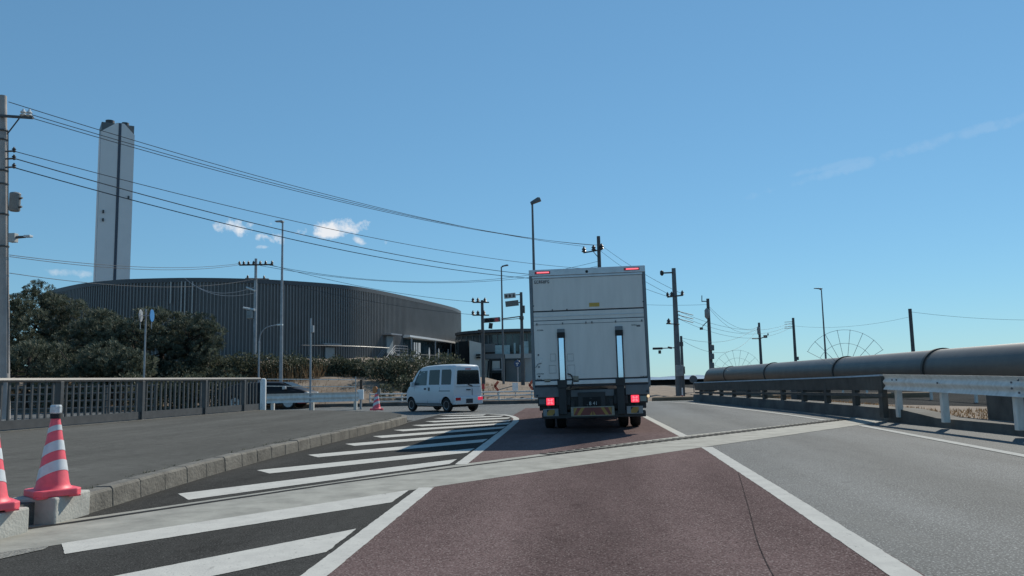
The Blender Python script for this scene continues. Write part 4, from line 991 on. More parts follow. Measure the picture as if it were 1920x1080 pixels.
mb = MB(); mb.lathe([(.05, -.4), (.14, -.25), (.14, .25), (.05, .4)], P(1422.5, 620, 74.8), n=12); mb.build('transformer', 'tank', u7, world=True)
u8, tp8 = pole('utility_pole', 'thin dark utility pole with short wires on its left near the small fan', 'utility pole', 1487, 596, 75, .15, .11, 'pole_dark', -.3, GP)
for py in (603, 607, 612, 615): part_bar(u8, 'bracket', 'pole_dark', P(1471, py + 1, 74.9), P(1487, py, 74.9), .022)
part_box(u8, 'foot_box', 'pole_dark', P(1494, 672, 74.9), (.3, .3, .3))
u9, tp9 = pole('utility_pole', 'plain dark pole rising alone behind the pipe on the far right', 'utility pole', 1706, 579, 60, .14, .12, 'pole_dark', -.3, GP)
# thin post and the round blue sign on the left
t, tp = pole('thin_post', 'thin grey post with a small box standing before the hedge', 'post', 583, 597, 34, .05, .04, 'galv', -.1)
part_box(t, 'box', 'galv', P(585.5, 617, 33.95), (.14, .14, .3))
t, tp = pole('thin_post', 'thin pale stick upright beside the white guardrail end plate', 'post', 667, 706, 33.5, .022, .02, 'pale', -.1)
t, tp = pole('thin_post', 'short brown stake leaning behind the guardrail end plate', 'post', 677, 712, 38, .06, .06, 'bark', .0)
t, tp = pole('road_sign', 'round blue road sign seen edge on, on a thin pole before the pines', 'sign', 274, 580, 36, .045, .04, 'galv', .1)
for px, ma, yaw in ((285, 'blue_sign', 101), (264, 'galv', 104)):
    c = P(px, 592, 35.9); mb = MB(); mb.lathe([(.29, -.015), (.3, 0), (.29, .015)], (0, 0, 0), axis='Y', n=24)
    rm = Matrix.Rotation(R(yaw), 3, 'Z'); mb.v = [tuple(rm @ Vector(v) + c) for v in mb.v]; mb.build('disc', ma, t, world=True)
    part_bar(t, 'bracket', 'galv', c, P(274, 592, 36), .02); part_bar(t, 'stub', 'galv', P(px - 1, 598, 35.95), P(px - 1, 617, 35.95), .02)
# blue sign by the glass building
t, tp = pole('road_sign', 'round blue sign with a white arrow on a pole left of the truck', 'sign', 970.5, 674, 80, .06, .06, 'galv', .2)
c = P(970, 682, 79.85); mb = MB(); mb.lathe([(.33, -.02), (.34, 0), (.33, .02)], c, axis='Y', n=24); mb.build('disc', 'blue_dark', t, world=True)
mb = MB(); mb.box(c + Vector((-.02, -.05, -.05)), (.07, .02, .36)); mb.box(c + Vector((.05, -.05, .08)), (.22, .02, .07), rot=Matrix.Rotation(R(40), 3, 'Y')); mb.box(c + Vector((-.06, -.05, .08)), (.2, .02, .07), rot=Matrix.Rotation(R(-40), 3, 'Y')); mb.build('arrow', 'white', t, world=True)
# curve warning chevrons on the far bank
for px, py, Y, lb in ((931, 724, 43, 'orange chevron marker on the sandy bank right of the van'), (996, 722, 43, 'orange chevron marker on the sandy bank at the truck edge')):
    c = P(px, py, Y); t = thing('chevron_marker', lb, 'sign', (c.x, Y, bank(c.x, Y)), group='chevron markers on the bank')
    mb = MB()
    for s_ in (1, -1): mb.box(c + Vector((0, 0, .12 * s_)), (.13, .05, .34), rot=Matrix.Rotation(R(38 * s_), 3, 'Y'))
    mb.build('chevron', 'chev_or', t, world=True); part_bar(t, 'stake', 'galv', (c.x + .05, Y + .05, bank(c.x, Y) - .1), c + Vector((.05, .06, -.1)), .025)
c = P(966, 725, 42.5); t = thing('white_board', 'plain white board standing on the sandy bank between the chevron markers', 'board', (c.x, 42.5, bank(c.x, 42.5)))
mb = MB(); mb.box(c, (.3, .04, .42)); mb.build('panel', 'white', t, world=True, bevel=.01); part_bar(t, 'leg', 'galv', c + Vector((0, .04, -.2)), (c.x, 42.55, bank(c.x, 42.5) - .1), .025)
c = P(906, 725, 41.5); t = thing('reflector_post', 'red reflector on a dark post beside the rear of the van', 'reflector', (c.x, 41.5, 0))
mb = MB(); mb.box(c, (.14, .05, .26)); mb.build('reflector', 'red_lens', t, world=True, bevel=.01); part_bar(t, 'post', 'pole_dark', (c.x, 41.55, -.1), c + Vector((0, .05, .1)), .035)

# ---- cables
def cable(label, a, b, sag, r=.018, ma='cable', group='overhead cables'):
    a = Vector(a); b = Vector(b); n = 26
    pts_ = [a + (b - a) * (i / n) - Vector((0, 0, sag * 4 * (i / n) * (1 - i / n))) for i in range(n + 1)]
    mb = MB(); mb.tube([p_ - a for p_ in pts_], r, n=5)
    o = mb.build('overhead_cable', ma, smooth=60); o.location = a; return tag(o, label, 'cable', group)
cable('topmost overhead cable from the left concrete pole to the pole behind the truck', P(16, 191, 25), P(1096, 462, 60), .7, .014)
cable('second overhead cable from the top of the left concrete pole', P(46, 211, 25), P(1114, 460, 60), .75, .014)
cable('third overhead cable, leaving the crossarm end of the left concrete pole', P(62, 222, 25), P(1128, 460, 60), .8, .014)
cable('middle overhead cable leaving the bracket below the left crossarm', P(25, 283, 25), P(1121, 505, 60), .75, .014)
cable('thicker low overhead cable crossing below the white clouds', P(27, 297, 25), P(1121, 522, 60), .95, .019)
cable('lowest thick overhead cable from the left pole bracket stack', P(26, 314, 25), P(1121, 527, 60), 1.0, .019)
cable('cable from the left pole to the crossarm of the slim pole', P(18, 478, 25), P(450, 494, 50), .35, .012)
cable('lower twin cable from the left pole to the slim pole crossarm', P(18, 481, 25), P(458, 495, 50), .42, .012)
cable('cable from the left pole passing just above the roof of the hall', P(18, 512, 25), P(478, 523, 50), .5, .012)
cable('pale service cable drooping across the ribbed hall wall', P(346, 521, 78), P(478, 538, 50), .9, .018, 'cable_pale', 'service cables to the hall')
cable('lower pale service cable drooping across the ribbed hall wall', P(362, 533, 78), P(478, 549, 50), .6, .018, 'cable_pale', 'service cables to the hall')
cable('faint cable from the slim pole past the hall to the pole behind the truck', P(498, 496, 50), P(1121, 490, 60), 1.35, .013)
cable('second faint cable running below it from the slim pole', P(488, 498, 50), P(1121, 499, 60), 1.2, .013)
cable('faint cable from the slim pole to the upper crossarm right of the hall', P(505, 496, 50), P(887, 566, 55), .35, .013)
cable('faint cable from the slim pole to the lower crossarm right of the hall', P(500, 523, 50), P(887, 590, 55), .3, .013)
cable('upper cable sloping down from the truck pole to the stout concrete pole', P(1129, 461, 60), P(1279, 551, 48), .2, .011)
cable('middle cable sloping down from the truck pole to the stout concrete pole', P(1123, 468, 60), P(1259, 554, 48), .2, .011)
cable('lower cable sloping down from the truck pole to the stout concrete pole', P(1122, 500, 60), P(1252, 556, 48), .15, .011)
cable('cable reaching the pole with three boxes from behind the truck', P(1121, 565, 60), P(1326, 571, 60), .15, .0095)
cable('upper drooping cable from the pole with three boxes', P(1328, 573, 60), P(1422, 613, 75), .8, .0095)
cable('lower drooping cable from the pole with three boxes', P(1328, 576, 60), P(1422, 616, 75), 1.0, .0095)
cable('upper cable from the short dark pole rising to the short crossarm pole', P(1277, 633, 47), P(1422, 611, 75), .75, .009)
cable('lower cable from the short dark pole rising to the short crossarm pole', P(1277, 637, 47), P(1422, 615, 75), 1.4, .009)
for k, py in enumerate((584, 591, 598)):
    cable(('top', 'middle', 'bottom')[k] + ' one of three short thick cables right of the stout concrete pole', P(1273, py, 48), P(1486, 604 + 4 * k, 75), .9 + .1 * k, .009)
    a_, b_ = P(1273, py, 48), P(1300, py + 7, 48); o = part_bar(u5, 'cable_sleeve', 'cable', a_, b_, .022)
cable('cable from the plain far right pole out of the picture', P(1709, 585, 60), P(2250, 575, 60), .75, .0095)
cable('faint cable linking the thin dark pole and the plain far right pole', P(1488, 611, 75), P(1706, 594, 60), .4, .008)

# ================================================================== TRAFFIC CONES
def cone(label, loc, rz, h=.7, light=True, s=1.0):
    t = thing('traffic_cone', label, 'traffic cone', loc, (0, 0, rz), 'red and white traffic cones', s)
    mb = MB(); b = .19
    pr = [(-b, -b + .05), (-b + .05, -b), (b - .05, -b), (b, -b + .05), (b, b - .05), (b - .05, b), (-b + .05, b), (-b, b - .05)]
    mb.prism([(x, y, .014) for x, y in pr], (0, 0, .058))
    for sx in (-1, 1):
        for sy in (-1, 1): mb.box((sx * .13, sy * .13, .01), (.1, .1, .02))
    mb.build('base', 'cone_red', t, bevel=.012)
    rz_ = lambda z: .138 - (.138 - .034) * (z - .07) / (h - .07)
    mb = MB(); mb.lathe([(.16, .068), (.142, .085), (rz_(.11), .11), (rz_(.4), .4), (rz_(h), h), (.022, h + .004)], (0, 0, 0), n=32); mb.build('body', 'cone_red', t, smooth=40)
    # slanting bands wrapped round the cone, highest on the side facing right-back
    for (z0, z1, k) in ((.17, .27, .85), (.36, .455, .85), (.555, .605, .7)):
        mb = MB(); n = 40; vs = []
        for i in range(n):
            a = 2 * math.pi * i / n; dz = math.cos(a + rz + .35)
            for z in (z0, z1):
                zz = z + .12 * 0; r = rz_(zz); zz = z + k * r * dz * .62; r = rz_(zz) + .0022
                vs.append((r * math.cos(a), r * math.sin(a), zz))
        mb.add(vs, [(2 * i, 2 * ((i + 1) % n), 2 * ((i + 1) % n) + 1, 2 * i + 1) for i in range(n)])
        mb.build('reflective_band', 'cone_white', t, smooth=60)
    if light:
        mb = MB(); mb.lathe([(.045, h - .02), (.045, h + .02)], (0, 0, 0), n=20); mb.build('light_collar', 'black', t, smooth=40)
        mb = MB(); mb.lathe([(.038, h + .02), (.05, h + .03), (.05, h + .085), (.042, h + .1)], (0, 0, 0), n=10); mb.build('warning_light', 'clear', t, bevel=.004)
    return t
a = G(98, 930, .215); cone('red and white cone with a clear lamp on top, standing on the kerb', (a.x, a.y, .212), R(52), s=1.0)
a = G(-10, 957, .205); cone('red and white cone cut off by the left edge of the photo', (a.x - .02, a.y - .05, .208), R(50))
a = G(706, 769, .2); cone('distant red and white cone at the far corner of the footpath', (a.x, a.y, kz(a.x) + .0), R(40), light=False)
c3 = P(706, 732, a.y)
t = thing('flashing_beacon', 'small orange beacon lamp on top of the distant cone', 'beacon', (a.x, a.y, c3.z - .1))
mb = MB(); mb.lathe([(.05, 0), (.09, .03), (.09, .17), (.05, .24)], (-.05, 0, 0), n=14); mb.build('lens', 'orange', t, smooth=40)
mb = MB(); mb.box((.09, 0, .06), (.1, .1, .2)); mb.build('battery_box', 'tank', t, bevel=.01)

# ================================================================== WHEELS
def wheel(parent, c, r, wd, side, rim='rim', spokes=0, rr=.62):
    """tyre with rim as sub-part; side = +1 faces local +X"""
    mb = MB(); h = wd / 2
    mb.lathe([(r * rr, -h * .85), (r * .86, -h), (r * .965, -h * .82), (r, -h * .5), (r, h * .5), (r * .965, h * .82), (r * .86, h), (r * rr, h * .85)], (0, 0, 0), axis='X', n=32)
    ty = mb.build('wheel', 'black', parent, smooth=35); ty.location = c
    mb = MB(); s = side
    prof = [(r * rr, s * h * .5), (r * rr, s * h * .9), (r * rr * .9, s * h * .86), (r * rr * .82, s * h * .55), (r * .28, s * h * .62), (r * .22, s * h * .8), (r * .05, s * h * .82)]
    mb.lathe(prof, (0, 0, 0), axis='X', n=28, mi=1 if spokes else 0)
    if spokes:
        for k in range(spokes):
            a = 2 * math.pi * k / spokes; rm = Matrix.Rotation(a, 3, 'X')
            mb.box(rm @ Vector((s * h * .86, 0, r * rr * .52)), (.03, r * .13, r * rr * .95), rot=rm)
        mb.lathe([(r * rr * .9, s * h * .7), (r * rr * 1.02, s * h * .96), (r * rr * .93, s * h * .9)], (0, 0, 0), axis='X', n=28)
    else:
        for k in range(8):
            a = 2 * math.pi * k / 8; mb.lathe([(r * .05, 0), (r * .05, s * .004)], (s * h * .6, r * .45 * math.cos(a), r * .45 * math.sin(a)), axis='X', n=6, mi=1)
    rm_ = mb.build('rim', [rim, 'black'], ty, smooth=40)
    return ty

# ================================================================== TRUCK
TX, TY = .045, 16.85
tk = thing('box_truck', 'white box truck with a raised tail lift and red brake lights in the red lane', 'truck', (TX, TY, 0), (0, R(-.55), 0))
TKI = TF['box_truck'].inverted()
def T6(x, y, dy=0.0):
    v = TKI @ P(960 + x / 6.75, 480 + y / 6.75, TY); return Vector((v.x, dy, v.z))
def T7(x, y, dy=0.0):
    v = TKI @ P(960 + x / 6.75, 640 + y / 6.75, TY); return Vector((v.x, dy, v.z))
HW, ZT_, ZB = 1.225, 3.47, .99
def tb(nm, ma, a, b, bevel=.004, parent=None):
    mb = MB(); mb.b2(a, b); return mb.build(nm, ma, parent or tk, bevel=bevel)
LEN = 6.2
tb('cargo_box', 'truck_white', (-HW + .02, .06, ZB), (HW - .02, LEN, ZT_ - .03), .02)
for s_ in (-1, 1): tb('corner_post', 'alu_dark', (s_ * HW, .0, ZB - .02), (s_ * (HW - .065), .12, ZT_ - .13), .006)
hd = tb('rear_header', 'alu', (-HW, -.012, ZT_ - .135), (HW, .1, ZT_), .008)
tb('header_lip', 'alu', (-HW + .065, -.002, ZT_ - .185), (HW - .065, .05, ZT_ - .139), .004)
tb('roof_edge', 'alu_dark', (-HW - .004, .1, ZT_ - .05), (HW + .004, LEN, ZT_ + .004), .01)
tb('lower_side_rail', 'alu_dark', (-HW, .12, ZB - .06), (-HW + .06, LEN, ZB + .06)); tb('lower_side_rail', 'alu_dark', (HW, .12, ZB - .06), (HW - .06, LEN, ZB + .06))
for cx_ in (-HW + .29, HW - .28):
    mb = MB(); z = ZT_ - .068; mb.b2((cx_ - .165, -.028, z - .028), (cx_ + .165, -.012, z + .03)); lo_ = mb.build('marker_lamp', 'red_lens', tk, bevel=.014)
    mb = MB(); mb.b2((cx_ - .12, -.033, z - .012), (cx_ + .14, -.0285, z + .016)); mb.build('lit_strip', 'red_hot', lo_, bevel=.002)
mb = MB(); mb.lathe([(.02, -.04), (.03, -.02), (.03, .0)], T6(945, 197, 0), axis='Y', n=12); mb.build('rear_camera', 'black', tk)
# upper door panel
z1 = 2.57; z2 = 2.375
tb('upper_door', 'truck_white', (-HW + .07, .012, z1 + .022), (HW - .07, .06, ZT_ - .19), .006)
tb('door_gap', 'ink', (-HW + .07, .03, z1 - .006), (HW - .07, .058, z1 + .022), 0)
tb('middle_panel', 'truck_white', (-HW + .07, .004, z2 + .012), (HW - .07, .06, z1 - .006), .006)
tb('panel_ridge', 'alu', (-HW + .07, -.006, z2 + .085), (HW - .07, .006, z2 + .105), .003)
tb('panel_gap', 'ink', (-HW + .07, .03, z2 - .004), (HW - .07, .058, z2 + .012), 0)
tl = tb('tail_lift', 'truck_white', (-HW + .07, -.03, 1.145), (HW - .07, .055, z2 - .004), .006)
tb('lift_seam', 'alu_dark', (-HW + .09, -.0335, z2 - .083), (HW - .09, -.029, z2 - .073), 0)
for x in (315, 640, 935, 1010, 1310, 1640):
    v = T6(x, 850 - (x - 300) * .03, 0); tb('clasp', 'grey_steel', (v.x - .012, -.045, z2 - .09), (v.x + .012, -.029, z2 - .045), 0)
for x, y in ((510, 682), (695, 675), (270, 633), (1660, 575), (1680, 572)):
    v = T6(x, y); tb('rivet', 'ink', (v.x - .012, .004, v.z - .012), (v.x + .012, .013, v.z + .012), 0)
v = T6(1041, 614); tb('yellow_label', 'sticker', (v.x - .108, .008, v.z - .043), (v.x + .108, .0125, v.z + .04), 0)
# maker's badge: slanting dark letters
v = T6(375, 328); bdg = tb('badge', 'truck_white', (v.x - .172, .008, v.z - .045), (v.x + .172, .0122, v.z + .045), 0)
def glyphs(x0, x1, zc, h, y, n, seed, parent, nm='lettering', ma='ink', lw=.3):
    rg_ = random.Random(seed); mb = MB(); wch = (x1 - x0) / n
    for k in range(n):
        xa = x0 + wch * k + wch * .1; xb = x0 + wch * (k + 1) - wch * .12; t_ = min(wch, h) * lw * .6
        mb.b2((xa, y - .002, zc - h / 2), (xa + t_, y, zc + h / 2))
        for zz in rg_.sample([-.5, 0, .5], 2): mb.b2((xa + t_ * 1.02, y - .002, zc + zz * (h - t_) - t_ / 2), (xb, y, zc + zz * (h - t_) + t_ / 2))
        if rg_.random() < .6: mb.b2((xb - t_, y - .0021, zc - h * .46), (xb, y - .0001, zc + (h * .46 if rg_.random() < .5 else 0)))
    return mb.build(nm, ma, parent, fix=True)
glyphs(v.x - .16, v.x + .165, v.z, .068, .0075, 7, 3, tk, lw=.45)
v = T6(358, 941); glyphs(v.x - .068, v.x + .068, v.z, .026, -.031, 6, 5, tk)
v = T6(1562, 878); glyphs(v.x - .085, v.x + .03, v.z + .008, .024, -.031, 5, 6, tk); glyphs(v.x + .02, v.x + .1, v.z - .012, .04, -.031, 3, 7, tk, lw=.5)
v = T7(358, 412); glyphs(v.x - .075, v.x + .08, v.z, .022, -.031, 7, 8, tk); v = T7(347, 480); glyphs(v.x - .06, v.x + .05, v.z, .02, -.031, 6, 9, tk)
v = T7(1667, 443); glyphs(v.x - .07, v.x + .07, v.z, .024, -.031, 6, 10, tk); v = T7(1580, 471); glyphs(v.x - .06, v.x + .06, v.z, .02, -.031, 6, 11, tk); v = T7(1680, 474); glyphs(v.x - .03, v.x + .04, v.z, .016, -.031, 3, 12, tk)
mb = MB(); v = T7(345, 446); mb.prism([(v.x - .03, -.031, v.z + .018), (v.x + .03, -.031, v.z + .018), (v.x, -.031, v.z - .03)], (0, -.002, 0)); mb.build('triangle_mark', 'ink', tk)
for x, y in ((335, 173), (343, 325)):
    mb = MB(); mb.lathe([(.016, -.006), (.018, 0)], T7(x, y, -.03), axis='Y', n=12); mb.build('lock_bolt', 'ink', tk)
mb = MB(); v = T7(362, 245, -.031); mb.prism([(v.x - .05, -.03, v.z - .07), (v.x + .03, -.03, v.z - .02), (v.x + .04, -.03, v.z + .05), (v.x - .01, -.03, v.z + .055), (v.x - .025, -.03, v.z - .01)], (0, -.004, 0)); mb.build('latch_plate', 'alu', tk)
mb = MB(); mb.tube([T7(300, 335, -.04), T7(330, 290, -.045), T7(375, 275, -.04)], .006, n=5); mb.build('latch_cord', 'grey_steel', tk)
for (xa, ya, xb, yb) in ((485, 160, 555, 250), (700, 160, 780, 250), (470, 305, 562, 403), (704, 300, 800, 440)):
    a, b = T7(xa, ya), T7(xb, yb); mb = MB(); th = .006
    mb.b2((a.x, -.034, a.z - th), (b.x, -.029, a.z)); mb.b2((a.x, -.034, b.z), (b.x, -.029, b.z + th)); mb.b2((a.x, -.0335, b.z + th), (a.x + .003, -.029, a.z - th)); mb.b2((b.x - .003, -.0335, b.z + th), (b.x, -.029, a.z - th))
    mb.build('recess_frame', 'grey_steel', tk)
for (xa, ya, xb, yb) in ((412, 478, 487, 516), (775, 440, 845, 512)):
    a, b = T7(xa, ya), T7(xb, yb); tb('caution_label', 'sticker_b', (a.x, -.034, b.z), (b.x, -.029, a.z), 0)
# two bright guide rails with dark heads
for (xc, xb_, ztop_, zc_) in ((616, 645, T6(616, 925).z, T6(616, 1040).z), (1350, 1383, T6(1350, 890).z, T6(1350, 1010).z)):
    xt, xl = T6(xc, 980).x, T7(xb_, 470).x; zl = T7(xb_, 488 if xc < 1000 else 455).z
    xt = (xt + xl) / 2; 
    tb('rail_cap', 'alu_dark', (xt - .078, -.06, zc_ + .115), (xt + .078, -.03, ztop_ + .0), .006)
    tb('rail_head', 'black', (xt - .082, -.075, zc_), (xt + .082, -.03, zc_ + .118), .006)
    gr = tb('guide_rail', 'ink', (xt - .076, -.048, zl), (xt + .076, -.03, zc_), .002)
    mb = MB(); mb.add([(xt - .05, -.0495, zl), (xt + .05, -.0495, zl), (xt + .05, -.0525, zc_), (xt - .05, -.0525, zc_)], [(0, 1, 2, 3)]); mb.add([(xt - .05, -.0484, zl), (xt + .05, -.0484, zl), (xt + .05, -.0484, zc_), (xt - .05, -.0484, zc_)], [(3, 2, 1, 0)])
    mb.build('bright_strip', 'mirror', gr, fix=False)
# bottom of the lift, bumper parts
tb('lift_edge_gap', 'ink', (-HW + .07, -.02, 1.115), (HW - .07, .05, 1.145), 0)
tb('lift_edge', 'alu', (-HW + .06, -.034, 1.03), (HW - .05, .04, 1.115), .006)
tb('sill', 'ink', (-HW + .05, .0, .985), (HW - .05, .1, 1.03), 0)
a, b = T7(275, 605), T7(600, 705); tb('corner_plate', 'grey_steel', (a.x, -.01, b.z), (b.x, .08, .985), .008)
a, b = T7(1435, 560), T7(1742, 668); tb('corner_plate', 'grey_steel', (a.x, -.01, b.z), (b.x, .08, .985), .008)
a, b = T7(742, 630), T7(1296, 690); tb('cross_bar', 'grey_steel', (a.x, .06, b.z), (b.x, .14, a.z + .02), .006)
for (xa, xb) in ((575, 712), (1308, 1450)):
    a, b = T7(xa, 490 if xa < 1000 else 462), T7(xb, 950); mb = MB()
    mb.b2((a.x, -.07, a.z - .17), (b.x, -.031, a.z)); mb.b2((a.x + .02, -.06, b.z + .05), (b.x - .02, .12, a.z - .171)); mb.b2((a.x - .05, .02, .6), (b.x + .05, .14, .78))
    mb.build('lift_arm', 'black_steel', tk, bevel=.008)
mb = MB(); mb.tube(smooth_path([tuple(T7(705, 412, -.04)), tuple(T7(745, 425, -.07)), tuple(T7(768, 480, -.08)), tuple(T7(762, 545, -.08)), tuple(T7(735, 600, -.05))], 5), .013, n=8); mb.build('power_cable', 'black', tk, smooth=60)
tb('chassis_beam', 'black_steel', (-.45, .3, .62), (-.33, 8.3, .86)); tb('chassis_beam', 'black_steel', (.33, .3, .62), (.45, 8.3, .86))
tb('rear_beam', 'black_steel', (-1.1, .1, .5), (1.12, .22, .92), .01)
def taillamp(xa, ya, xb, yb, sd_):
    a, b = T7(xa, ya), T7(xb, yb); cx_, cz = (a.x + b.x) / 2, (a.z + b.z) / 2; w_, h_ = (b.x - a.x) / 2 * .92, (a.z - b.z) / 2 * .92
    o_ = tb('tail_lamp_housing', 'black_steel', (min(cx_ - w_ - .02, cx_ + sd_ * .26), .0, cz - h_ - .015), (max(cx_ + w_ + .02, cx_ + sd_ * .26), .1, cz + h_ + .015), .01)
    mb = MB(); mb.b2((cx_ - w_, -.02, cz - h_), (cx_ + w_, .0, cz + h_)); l_ = mb.build('tail_lamp', 'red_lit', tk, bevel=.025)
    mb = MB(); r_ = Matrix.Rotation(R(45), 3, 'Y')
    for k in range(4):
        aa = R(45 + 90 * k); mb.box((cx_ + .042 * math.cos(aa), -.022, cz + .042 * math.sin(aa)), (.05, .006, .035), rot=Matrix.Rotation(-aa, 3, 'Y'))
    mb.build('lamp_glow', 'red_hot', l_, bevel=.004)
    tb('indicator_lens', 'green_lens' if sd_ > 0 else 'grey_steel', (cx_ + sd_ * (w_ + .02), -.012, cz - h_ * .75), (cx_ + sd_ * .235, .0, cz + h_ * .7), .008)
taillamp(430, 715, 540, 810, -1); taillamp(1500, 677, 1615, 773, 1)
v = T7(1725, 692); mb = MB(); mb.lathe([(.012, -.03), (.028, -.015), (.03, .02)], (v.x, 0, v.z), axis='Y', n=14); mb.build('side_marker', 'amber', tk, smooth=50)
for x, y in ((320, 685), (1712, 628)):
    mb = MB(); mb.lathe([(.018, -.02), (.02, 0)], T7(x, y, -.01), axis='Y', n=12); mb.build('bolt', 'ink', tk)
a, b = T7(895, 708), T7(1125, 812); tb('plate_holder', 'black_steel', (a.x - .1, .03, b.z - .02), (b.x + .1, .1, a.z + .1), .006)
np_ = tb('number_plate', 'gap', (a.x, .012, b.z), (b.x, .028, a.z), .006)
cx_ = (a.x + b.x) / 2; text('plate_digits', '. 8 41', .10, 'plate_ink', np_, (cx_ + .005, .0105, b.z + .045), sx=1.0, ext=.001); text('plate_small_text', '---', .05, 'tank', np_, (cx_ - .02, .0105, a.z - .02), ext=.001)
def board(xa, ya, xb, yb, ends, bars, y=-.01):
    a, b = T7(xa, ya), T7(xb, yb); w_, h_ = b.x - a.x, a.z - b.z
    bo = tb('reflector_board', 'sticker_b' if bars != 'side' else 'tank', (a.x, y, b.z), (b.x, y + .03, a.z), .004)
    x0, x1 = a.x + w_ * ends, b.x - w_ * ends; yy = y - .0015
    mb = MB(); mb.b2((x0, yy, b.z + h_ * .1), (x1, y + .001, a.z - h_ * .1)); mb.build('red_field', 'chev_red' if bars != 'side' else 'chev_yel', bo)
    mb = MB()
    if bars == 'chev':
        cx_ = (x0 + x1) / 2; st = (x1 - x0) / 7
        for k in range(3):
            for s_ in (-1, 1):
                xm = cx_ + s_ * (st * .1 + st * 1.35 * k); z0, z1 = b.z + h_ * .1, a.z - h_ * .1
                p_ = [(xm + s_ * 0, z1), (xm + s_ * st * .62, z1), (xm + s_ * st * 1.5, z0), (xm + s_ * st * .88, z0)] if k else [(xm, z0), (xm + s_ * st * .45, z0), (xm + s_ * .0, z0 + h_ * .45)]
                p_ = [(min(max(q, x0), x1), z) for q, z in p_]; mb.prism([(q, yy - .0015, z) for q, z in p_], (0, .0012, 0))
        mb.build('yellow_bars', 'chev_yel', bo)
    else:
        z0, z1 = b.z + h_ * .1, a.z - h_ * .1
        mb.prism([(x0, yy - .0015, z1), (x0 + .05, yy - .0015, z1), (x0, yy - .0015, z1 - .06)], (0, .0012, 0)); mb.prism([(x1, yy - .0015, z0), (x1 - .05, yy - .0015, z0), (x1, yy - .0015, z0 + .06)], (0, .0012, 0)); mb.build('dark_corners', 'ink', bo)
board(745, 832, 1300, 937, .06, 'chev'); board(395, 858, 592, 947, .24, 'side'); board(1450, 820, 1660, 912, .26, 'side')
tb('underrun_bar', 'black_steel', (-1.05, .02, .33), (1.1, .12, .46), .01)
for x in (-.9, -.4, .4, .92): tb('underrun_bracket', 'black_steel', (x - .04, .04, .44), (x + .04, .12, .7))
# axles, wheels, mud flaps
for sx in (-1, 1):
    for k, xx in enumerate((1.0, .72)): wheel(tk, (sx * xx, 2.35, .40), .40, .23, sx)
    wheel(tk, (sx * .95, 7.2, .40), .40, .24, sx)
    mb = MB(); mb.b2((sx * .62, 1.78, .25), (sx * 1.13, 1.8, .85)); mb.build('mud_flap', 'black', tk)
    mb = MB(); mb.b2((sx * 1.06, 3.2, .42), (sx * 1.12, 6.3, .5)); mb.b2((sx * 1.06, 3.2, .6), (sx * 1.12, 6.3, .68)); mb.build('side_guard', 'alu', tk)
mb = MB(); mb.bar((-1, 2.35, .4), (1, 2.35, .4), .08); mb.lathe([(.05, -.16), (.2, -.08), (.2, .08), (.05, .16)], (0, 2.35, .4), axis='X', n=16); mb.build('rear_axle', 'black_steel', tk, smooth=40)
# cab
mb = MB(); pr = [(6.35, .55), (8.25, .55), (8.3, 1.2), (8.1, 2.35), (7.9, 2.5), (6.35, 2.5)]
mb.prism([(-1.06, y, z) for y, z in pr], (2.12, 0, 0)); mb.build('cab', 'truck_white', tk, bevel=.05)
for sx in (-1, 1):
    mb = MB(); mb.prism([(sx * 1.062, 6.9, 1.45), (sx * 1.062, 8.05, 1.45), (sx * 1.062, 7.9, 2.25), (sx * 1.062, 6.9, 2.25)], (sx * .006, 0, 0)); mb.build('cab_window', 'glass', tk)
    mb = MB(); mb.box((sx * 1.28, 8.05, 1.95), (.2, .1, .42)); mb.bar((sx * 1.05, 8.0, 2.1), (sx * 1.2, 8.05, 2.1), .02); mb.build('wing_mirror', 'black', tk, bevel=.02)
mb = MB(); mb.prism([(-.98, 8.285, 1.4), (.98, 8.285, 1.4), (.94, 8.13, 2.3), (-.94, 8.13, 2.3)], (0, .02, 0)); mb.build('windscreen', 'glass', tk)

